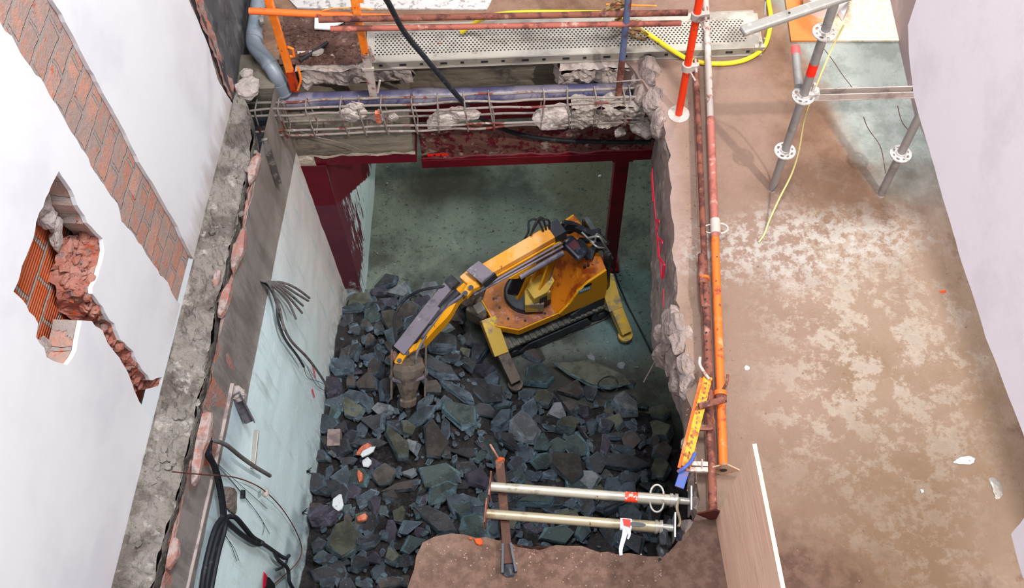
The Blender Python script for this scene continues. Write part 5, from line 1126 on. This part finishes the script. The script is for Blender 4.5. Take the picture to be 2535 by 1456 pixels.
s2 = standard(2180, 482, 1.5, 'galvanised scaffold standard partly hidden by the pinkish white wall on the right', (.42,))
th = thing('scaffold_ledger', 'grey steel channel ledger running from the middle rosette to the right wall', 'scaffold ledger', s1+V((0, 0, .9)))
l0 = s1+V((.05, .01, .90)); l1 = V((2.62, l0.y-.01, .90))
bm = BM(); bar(bm, l0+V((.03, -.018, -.01)), l1+V((0, -.018, -.01)), .006, .05); bar(bm, l0+V((.03, .022, -.01)), l1+V((0, .022, -.01)), .006, .05); bar(bm, l0+V((.03, 0, -.032)), l1+V((0, 0, -.032)), .045, .006); obj('channel', bm, mat('pinkish_grey_steel', 'b3a49e', [('8f827e', 6, .5, .66)], .6, .2, .2), th)
bm = BM(); bar(bm, l0+V((.03, .002, -.026)), l1+V((0, .002, -.026)), .032, .004); obj('channel_bottom', bm, m_black, th)
bm = BM(); bar(bm, l0+V((-.03, 0, 0)), l0+V((.035, 0, 0)), .055, .055); tube(bm, [l0+V((-.005, 0, -.06)), l0+V((-.005, 0, .09))], .010, 8); obj('wedge_head', bm, m_ros, th, bevel=.005)
th = thing('scaffold_tube', 'short grey scaffold tube with a red tip lying behind the rosette of the standard', 'scaffold tube', s1+V((-.03, .05, .93)))
ta, tb = s1+V((-.02, .05, .92)), atX(1969, 116, (s1.x-.02)); tb = at(1969, 118, .92)
bm = BM(); tube(bm, [ta, tb], .0235, 20); obj('tube', bm, m_galv_d, th, smooth=True)
bm = BM(); tube(bm, [tb.lerp(ta, .20), tb+(tb-ta).normalized()*.002], .0245, 20); obj('red_tip', bm, mat('pinkish_red_tape', 'f25a5a', [], .5, 0, 0), th, smooth=True)
th = thing('aluminium_tube', 'light grey flattened scaffold tube crossing the top right of the picture', 'scaffold tube', at(1838, 78, 1.72))
ta, tb = at(1836, 78, 1.72), at(2130, -22, 1.72)
bm = BM(); bar(bm, ta, tb, .055, .035); obj('tube', bm, m_galv, th, bevel=.012)
bm = BM(); c = ta.lerp(tb, .39)+UP*.0175; tube(bm, [c, c+UP*.002], .006, 10); obj('bolt_hole', bm, m_black, th)
bm = BM(); c = at(1893, 38, 1.66); tube(bm, [c, c+V((0, .04, .05))], .005, 8); obj('bolt', bm, m_galv, th)
o = cable('hanging_rope', [at(*p) for p in [(2090, 60, 1.2), (2055, 130, 1.0), (2008, 245, .88), (1990, 300, .62), (1978, 370, .40), (1960, 430, .22), (1930, 490, .10), (1905, 545, .03), (1892, 580, .01), (1878, 600, .01)]], .0055, m_palecord)
tag(o, 'thin pale yellow rope hanging from the standard down to the floor', 'rope')
# ---- OSB board, bucket, plywood
t = NT('strand_board'); v = t.scaled((22, 60, 1)); v2 = t.scaled((70, 18, 1))
col = t.mix(t.ramp(t.noise(1, 4, .6, v), .42, .6), lin('efe2cc'), lin('dcc8a8')); col = t.mix(t.ramp(t.noise(1, 4, .6, v2), .5, .62), col, lin('f5ead0'))
col = t.mix(t.math('MULTIPLY', t.blob((1.98, 5.05), (.22, .34), .5, .25, 5), .95), col, lin('c9702c'))  # deeper orange where the board's left lies in shadow, put into the colour
t.bump(t.noise(1, 4, .6, v), .3, .004); m_osb = t.fin(col, .8)
bm = BM(); q = [at(1957, 105), at(2229, 105), at(2192, -60), at(1934, -60)]
prism(bm, [p+UP*.004 for p in q], (0, 0, .016)); tag(obj('strand_board', bm, m_osb, bevel=.002), 'brightly lit strand board sheet lying on the floor at top right', 'board')
c = at(2036, 10, .02); th = thing('white_tub', 'white round plastic tub on the strand board at top right', 'tub', c)
bm = BM(); n = 36
prof_ = [(.0, .0), (.13, 0), (.165, .15), (.178, .155), (.178, .168), (.165, .172), (.15, .165), (0, .02)]
rg = [[bm.verts.new(c+V((r*math.cos(2*math.pi*k/n), r*math.sin(2*math.pi*k/n), z))) for k in range(n)] for r, z in prof_[1:-1]]
for a, b in zip(rg, rg[1:]):
    for k in range(n): bm.faces.new((a[k], a[(k+1) % n], b[(k+1) % n], b[k]))
bm.faces.new(rg[0]); bm.faces.new(rg[-1]); obj('tub', bm, m_white, th, smooth=True)
strip('handle', [c+V((-.14, 0, .16)), c+V((-.10, -.12, .15)), c+V((.0, -.17, .14)), c+V((.10, -.12, .15)), c+V((.14, 0, .16))], .01, .006, m_white, th, 0)
bm = BM(); q = [at(2085, 52, .03), at(2098, 20, .03), at(2100, -10, .03), at(2075, -5, .03), at(2070, 30, .03)]; prism(bm, q, (0, 0, .05)); tag(obj('white_sheet', bm, m_white), 'white folded sheet beside the tub on the strand board', 'sheet')
t = NT('plywood_face'); v = t.scaled((10, .9, 26))
col = t.mix(t.ramp(t.noise(2.0, 6, .65, v), .4, .66), lin('f2ccb4'), lin('e0b398')); col = t.mix(t.ramp(t.noise(5, 5, .6, v), .62, .70), col, lin('93604a')); col = t.mix(t.ramp(t.noise(2, 3), .5, .7), col, lin('e6bfa8'))
t.bump(t.noise(3, 5, .6, v), .2, .004); m_ply = t.fin(col, .75)
th = thing('plywood_sheet', 'plywood sheet standing on edge at the bottom right of the hole', 'board', at(1775, 1285))
P0_ = at(1772, 1288, 0); P1_ = at(1800, 1475, 0)+V((.02, -.45, 0)); hP = 1.10
e = (P1_-P0_).normalized(); nrm = V((e.y, -e.x, 0)); nrm = nrm if nrm.x > 0 else -nrm
P1_ = P0_+V((.07, -1.5, 0)); e = (P1_-P0_).normalized(); nrm = V((-e.y, e.x, 0)); nrm = nrm if nrm.x > 0 else -nrm
bm = BM(); hexa(bm, [P0_, P1_, P1_+UP*hP, P0_+UP*hP], [p+nrm*.018 for p in [P0_, P1_, P1_+UP*hP, P0_+UP*hP]]); obj('panel', bm, m_ply, th)
bm = BM()
for k, cc in enumerate(('f2dcb8', 'c89a70', 'f2dcb8')):
    a = P0_+UP*(hP+.0005)+nrm*.006*k; b = P1_+UP*(hP+.0005)+nrm*.006*k; 
    if k != 1: bar(bm, a+nrm*.003, b+nrm*.003, .0055, .002)
obj('edge_ply', bm, mat('plywood_edge', 'f4e2c2', [('d9b990', 30, .5, .64)], .8, 0, .1), th)
# small things on the right floor
for nm, px, py, r, sq, m, lb, cat in [('paper_scrap', 2390, 1140, .05, (1.4, .5, .15), m_plasterbit, 'crumpled pale scrap on the right floor near the wall', 'scrap'), ('grey_spot_stone', 2468, 1205, .055, (.7, 1.1, .12), m_galv, 'flat light grey oval piece near the right wall', 'plaster piece'),
    ('white_chip', 1848, 911, .016, (1, .8, .5), m_white, 'tiny white chip on the floor right of the orange prop', 'chip'), ('orange_chip', 2335, 722, .014, (1.4, .7, .5), m_orangebit, 'tiny orange chip in the middle of the right floor', 'chip'),
    ('white_chip', 2283, 1215, .010, (1, 1, .6), m_white, 'tiny round white chip on the lower right floor', 'chip')]:
    bm = BM(); lump(bm, at(px, py, .003), r, sq, len(lb), 3, .5); tag(obj(nm, bm, m), lb, cat)
for px, py, L_, W_, a, m, lb in [(1187, 1342, .055, .035, -35, m_orangebit, 'bright orange brick piece on the near brown slab'), (1165, 1335, .02, .012, 0, m_orangebit, 'small orange brick crumb left of the larger orange piece'), (1244, 1375, .016, .014, 20, m_orangebit, 'orange crumb inside the clamp of the rusty post')]:
    bm = BM(); rock(bm, at(px, py, .002), L_, W_, .015, math.radians(a)); tag(obj('brick_fragment', bm, m), lb, 'brick fragment')
bm = BM(); random.seed(6)
for i in range(420):
    if i < 170: px = random.uniform(1040, 1640); py = 1345+abs(random.gauss(0, 45))+(px-1040)*.05
    elif i < 300: px = random.gauss(1690, 30); py = random.uniform(230, 1250)
    else: px = random.uniform(1800, 2480); py = random.uniform(620, 1440)
    if 300 > i >= 170 and px < 1700: px = 1700+random.uniform(0, 25)
    lump(bm, at(px, min(py, 1450), .002), random.uniform(.002, .007), (1, 1, .7), i, 1, .3)
tag(obj('grit', bm, mat('floor_grit', '94786a', [('6f5446', 30, .5, .62), ('c9b8ac', 25, .62, .7)], .9, 0, .3)), 'loose grit and crumbs scattered over the brown upper floor', 'grit', kind='stuff')
# tiled patch and debris at the top
bm = BM(); prism(bm, [p+UP*.002 for p in [at(688, -30), at(735, 22), at(800, 24), at(1205, 26), at(1216, 8), at(1232, -30)]], (0, 0, .012))
ob = struct('trim_12', bm, m_tile)
bm = BM(); prism(bm, [at(780, 40, .03), at(812, 40, .03), at(862, 50, .035), at(815, 75, .03), at(779, 73, .03)], (0, 0, .012)); tag(obj('white_board_piece', bm, m_white), 'broken white board piece left of the scaffold plank', 'board piece')
bm = BM(); q = [at(690, 160), at(705, 60), at(700, 30), at(890, 45), at(905, 130), at(1010, 140), at(930, 148), at(860, 160), at(800, 160)]
slabpoly(bm, [p+UP*.001 for p in q], (0, 0, .004)); random.seed(19)
for i in range(240):
    px = random.uniform(690, 900); py = random.uniform(50, 160); lump(bm, at(px, py, .008), random.uniform(.004, .020), (1, 1, .6), i, 1, .4)
tag(obj('debris', bm, m_debris), 'red-brown debris and dust heaped on the floor between the grey pipe and the plank', 'debris', kind='stuff')
bm = BM(); rock(bm, at(788, 133, .01), .085, .055, .03, .5); tag(obj('stone_block', bm, m_conc), 'small grey stone block in the debris beside the plank', 'stone')
strip_ = cable('burnt_stick', [at(742, 150, .03), at(775, 130, .03), at(812, 104, .05)], .012, m_black); tag(strip_, 'dark charred stick lying in the debris left of the plank', 'stick')
for i, (px, py, z, r, lb) in enumerate([(612, 222, .03, .10, 'big pale rubble lump at the left end of the reinforcement cage'), (612, 180, .06, .045, 'small rubble lump above the big one at the left corner'), (985, 160, -.0, .09, 'bright broken concrete flake on the left slab stub')]):
    bm = BM(); lump(bm, at(px, py, z), r, (1, .9, .6) if i < 2 else (1.5, .5, .3), i+50, 3, .5); tag(obj('rubble_lump', bm, m_conc_p), lb, 'rubble lump')

# ---- wires and fittings on the pit wall
p_a, p_b, p_c = V((wallx(4.2, 0), 4.2, 0)), V((wallx(2, 0), 2, 0)), V((wallx(3, ZP), 3, ZP)); pn = (p_b-p_a).cross(p_c-p_a).normalized(); pn = pn if pn.x > 0 else -pn
def PW(px, py, off=0.0): return onp(px, py, p_a+pn*off, pn)
th = thing('conduit_bundle', 'bundle of grey conduits sprouting from the grey band of the pit wall', 'cables', PW(640, 690))
s0 = PW(640, 692, -.02)
for pts in ([(700, 700, .07), (735, 715, .10), (766, 738, .12)], [(700, 706, .08), (735, 728, .11), (763, 745, .13)], [(690, 706, .07), (725, 735, .10), (750, 757, .12)], [(690, 712, .07), (720, 742, .09), (748, 775, .11)], [(680, 712, .06), (712, 745, .08), (733, 790, .10)], [(672, 715, .05), (688, 750, .06), (700, 800, .07), (702, 818, .07)]):
    cable('conduit', [s0]+[PW(660, 698, .03)]+[PW(*p) for p in pts], .0085, m_greycable, th)
cable('cable', [s0, PW(668, 712, .03), PW(684, 750, .04), (PW(688, 790, .04)), PW(705, 838, .05), PW(735, 880, .05), PW(752, 908, .05)], .009, m_dark, th)
cable('cable', [s0, PW(675, 718, .04), PW(692, 780, .05), PW(718, 840, .06), PW(760, 885, .07), PW(790, 925, .07), PW(812, 960, .07)], .0095, m_greycable, th)
for pts in ([(760, 908), (775, 940), (790, 960), (815, 972), (838, 990)], [(752, 905), (762, 935), (800, 950), (840, 985), (850, 1000)]):
    cable('thin_wire', [PW(px, py, .03) for px, py in pts], .002, m_black, th, 5)
th = thing('cable_bundle', 'black cable bundle hanging down the pit wall and splitting into thick loops at lower left', 'cables', PW(515, 1095))
for pts in ([(518, 1085), (512, 1120), (528, 1150), (538, 1185), (548, 1240), (552, 1280)], [(520, 1090), (518, 1125), (534, 1160), (545, 1200), (553, 1250), (556, 1282)],
            [(552, 1280), (532, 1310), (515, 1370), (503, 1430), (498, 1480)], [(555, 1282), (540, 1320), (524, 1380), (514, 1430), (508, 1480)], [(557, 1280), (556, 1310), (540, 1370), (526, 1440), (520, 1480)],
            [(556, 1282), (580, 1280), (604, 1305), (625, 1330), (650, 1345)], [(556, 1285), (570, 1300), (600, 1325), (632, 1345), (650, 1346)]):
    cable('cable', [PW(px, py, .05) for px, py in pts], .0165, m_black, th)
cable('conduit_sleeve', [PW(px, py, .06) for px, py in [(645, 1343), (668, 1358), (685, 1370), (705, 1382), (715, 1376)]], .014, m_dark, th)
cable('conduit_sleeve', [PW(px, py, .06) for px, py in [(678, 1365), (690, 1388), (712, 1408), (716, 1440), (728, 1462)]], .014, m_dark, th)
cable('cable_stub', [PW(px, py, .06) for px, py in [(712, 1380), (705, 1400), (684, 1412)]], .009, m_dark, th)
o = cable('grey_conduit', [PW(*p) for p in [(515, 1090, .0), (528, 1090, .05), (560, 1102, .08), (595, 1130, .09), (630, 1155, .10), (668, 1178, .10)]], .013, m_greycable, None, 12); tag(o, 'thick dusty grey conduit sticking out of the brick course over the pit wall', 'conduit')
o = cable('rusty_wire', [PW(*p) for p in [(425, 1168, .12), (500, 1175, .10), (570, 1180, .08), (620, 1195, .07), (658, 1218, .07), (700, 1262, .05), (735, 1320, .04), (747, 1365, .04), (730, 1400, .04), (680, 1445, .03)]], .004, m_rust, None, 6); tag(o, 'thin rusty wire arching from the brick course over the white pit wall', 'wire')
bm = BM(); lump(bm, PW(659, 1220, .07), .026, (1, 1, 1), 5, 3, .3); tag(obj('plaster_crumb', bm, m_conc_p), 'round plaster crumb stuck on the thin rusty wire', 'plaster crumb')
for i, pts in enumerate(([(540, 1150), (600, 1205), (662, 1260)], [(540, 1152), (590, 1210), (640, 1275), (668, 1322)], [(540, 1156), (595, 1218), (650, 1290), (650, 1325)], [(556, 1325), (578, 1355), (592, 1388)], [(556, 1322), (572, 1350), (586, 1390)])):
    o = cable('fine_wire', [PW(px, py, .02) for px, py in pts], .0017, m_black, None, 5)
    tag(o, ['longest fine black wire running down from the cable bundle', 'fine black wire second from the cable bundle, curling at its end', 'fine black wire ending straight down beside the curling one', 'short fine wire below the fork of the black cables, the right one', 'short fine wire below the fork of the black cables, the left one'][i], 'wire')
o = thing('metal_channel', 'dark steel channel stub jutting from a plaster lump in the grey band', 'channel', PW(590, 985))
bm = BM(); a, b = PW(582, 975, .02), PW(618, 1045, .05); bar(bm, a, b, .055, .008); bar(bm, a+V((.03, 0, .01)), b+V((.03, 0, .01)), .008, .03); bar(bm, a-V((.03, 0, -.01)), b-V((.03, 0, -.01)), .008, .03); obj('channel', bm, m_steel, o)
bm = BM(); lump(bm, PW(588, 972, .02), .05, (1, 1.1, .8), 8, 3); obj('plaster_lump', bm, m_conc_p, o)
bm = BM(); a, b = PW(633, 1065, .01), PW(623, 1160, .01); bar(bm, a, b, .045, .02); tag(obj('metal_strip', bm, m_galv, bevel=.004), 'short light metal trunking strip fixed on the white pit wall', 'metal strip')
bm = BM(); a, b = PW(574, 950, .008), PW(528, 1165, .008); bar(bm, a, b, .03, .012); a2_ = PW(528, 1170, .008); bar(bm, a2_, PW(462, 1460, .008), .022, .012)
tag(obj('corner_bead', bm, mat('plaster_bead', 'b9a9a4', [('8e807c', 9, .5, .64)], .7, 0, .2)), 'long plaster corner bead dividing the grey band from the white pit wall', 'corner bead')
bm = BM(); rr3 = random.Random(3)
lump(bm, PW(568, 1235, .01), .10, (.25, 1.0, 1.5), 3, 3, .4); tag(obj('mortar_patch', bm, m_roughstrip), 'rough grey mortar patch behind the black cable bundle on the pit wall', 'mortar')
for i, pts in enumerate(([(775, 905), (781, 935)], [(773, 963), (779, 984)], [(725, 1256), (726, 1270)])):
    bm = BM(); a, b = PW(*pts[0], .006), PW(*pts[1], .006); bar(bm, a, b, .012, .003, pn); tag(obj('paint_mark', bm, m_pink), ['upper pink spray dash beside the lowest conduit on the pit wall', 'lower pink spray dash beside the lowest conduit on the pit wall', 'short pink spray dash low on the white pit wall'][i], 'paint mark')
for i, (px, py) in enumerate([(760, 1168), (748, 1270)]):
    c = PW(px, py, .005); bm = BM()
    for k in range(4): bar(bm, c, c+V((.03, random.uniform(-.03, .05), random.uniform(-.04, .04))), .006, .004)
    lump(bm, c, .014, (.5, 1, 1), i, 2); tag(obj('wall_plug', bm, m_black), ['black twisted wire end on the white pit wall, the upper one', 'black plug with a nail on the white pit wall, the lower one'][i], 'wire end')
bm = BM(); prism(bm, [PW(600, 1213, .006), PW(596, 1213, .006), PW(594, 1234, .006), PW(600, 1234, .006)], pn*.02); tag(obj('wall_bracket', bm, m_black), 'tiny black bracket on the white pit wall below the metal strip', 'bracket')
c = PW(660, 1445, .01); bm = BM(); prism(bm, [PW(648, 1470, .005), PW(652, 1425, .005), PW(664, 1430, .005), PW(676, 1445, .005), PW(682, 1470, .005)], pn*.01); tag(obj('wall_opening_patch', bm, m_dark), 'dark broken opening at the bottom of the white pit wall', 'opening')
bm = BM(); prism(bm, [PW(650, 1460, .016), PW(653, 1416, .016), PW(660, 1425, .016), PW(658, 1450, .016)], pn*.003); tag(obj('paint_mark', bm, m_pink), 'pink spray mark on the dark broken opening at the bottom of the pit wall', 'paint mark')
# red spray marks on the right concrete face
def RD(px, py): return atX(px, py, 1.0)
pts = [(1618, 440), (1622, 500), (1628, 560), (1632, 600), (1636, 640), (1638, 680)]
gz = [V((1.02, 4.35, -.60)), V((.995, 4.0, -.62)), V((.985, 3.8, -.70)), V((.975, 3.65, -.62)), V((.965, 3.5, -.55))]
th = thing('spray_mark', 'vivid red spray-painted strokes on the right concrete face of the hole', 'paint mark', gz[0])
o1 = [at(1616, 420, -.95), at(1620, 480, -.9), at(1626, 540, -.75), at(1630, 590, -.7), at(1634, 640, -.62), at(1637, 685, -.6)]
def rface(px, py):
    # point on the straightened right face at this pixel
    P0 = V((1.0, 4.0, -.0)); P1 = V((.97, 3.2, 0)); P2 = V((1.04, 4.1, -1.3)); n_ = (P1-P0).cross(P2-P0).normalized(); n_ = n_ if n_.x < 0 else -n_
    return onp(px, py, P0+n_*.034, n_), n_
for seg in ([(1614, 418), (1617, 470), (1622, 530), (1628, 590), (1634, 650), (1638, 688)], [(1622, 545), (1632, 548), (1626, 575)], [(1630, 590), (1640, 600), (1634, 625)], [(1634, 640), (1645, 655), (1640, 690)], [(1612, 430), (1616, 500)], [(1642, 715), (1642, 760)], [(1621, 520), (1630, 640)]):
    P_ = [rface(*q)[0] for q in seg]; n_ = rface(*seg[0])[1]; bm = BM()
    for a, b in zip(P_, P_[1:]): bar(bm, a, b, .004, .022 if len(seg) > 3 else .016)
    obj('stroke', bm, m_pink, th)
# concrete formwork end piece left of the lintel: dark groove with nails
bm = BM(); a, b = PW(655, 345, .012), PW(690, 455, .012); bar(bm, a, b, .04, .02); tag(obj('wall_groove_strip', bm, mat('dark_groove_strip', '5a5450', [('8a807a', 14, .5, .6)], .9, 0, .7)), 'dark rough strip with nails at the top of the far grey pit wall', 'strip')
# ================================================================== LIGHT
w = bpy.data.worlds.new('world'); bpy.context.scene.world = w; w.use_nodes = True
bg = w.node_tree.nodes['Background']; bg.inputs[0].default_value = (.93, .95, 1, 1); bg.inputs[1].default_value = .68
def area(name, loc, to, size, power, col=(1, 1, 1), sy=None):
    d = bpy.data.lights.new(name, 'AREA'); d.size = size; d.energy = power; d.color = col
    if sy: d.shape = 'RECTANGLE'; d.size_y = sy
    o = bpy.data.objects.new(name, d); C.objects.link(o); o.location = loc
    o.rotation_euler = (V(to)-V(loc)).to_track_quat('-Z', 'Y').to_euler(); return o
area('overhead_daylight_fill', (-.2, 2.6, 8.4), (0, 3.2, 0), 3.2, 235, (1, .98, .96))  # broad light added overhead, standing in for soft daylight
area('work_light_right', (3.4, .6, 5.4), (2.0, 4.0, 0), .14, 350, (1, .93, .84))
area('work_light_board', (2.35, 6.6, 2.3), (2.3, 5.3, 0), .5, 60, (1, .96, .86))
area('pit_room_light', (.0, 6.6, -.5), (-.1, 5.6, ZP), 1.2, 42, (.86, 1, .93))
area('left_wall_fill_light', (.9, 2.2, 8.2), (-1.9, 3.0, 1.5), 1.5, 150, (1, .99, 1))  # added to brighten the white left wall, no lamp known there
area('pit_fill_light', (.95, 3.1, 6.9), (-1.2, 3.6, -2.2), .8, 270, (.86, .95, 1))  # added high above the hole to brighten the pit wall and rubble
sc = bpy.context.scene
sc.view_settings.view_transform = 'Standard'; sc.view_settings.look = 'None'; sc.view_settings.exposure = 0
sc.cycles.use_denoising = True; sc.cycles.max_bounces = 5; sc.cycles.diffuse_bounces = 3; sc.cycles.glossy_bounces = 2
sc.cycles.use_adaptive_sampling = True; sc.cycles.adaptive_threshold = .05
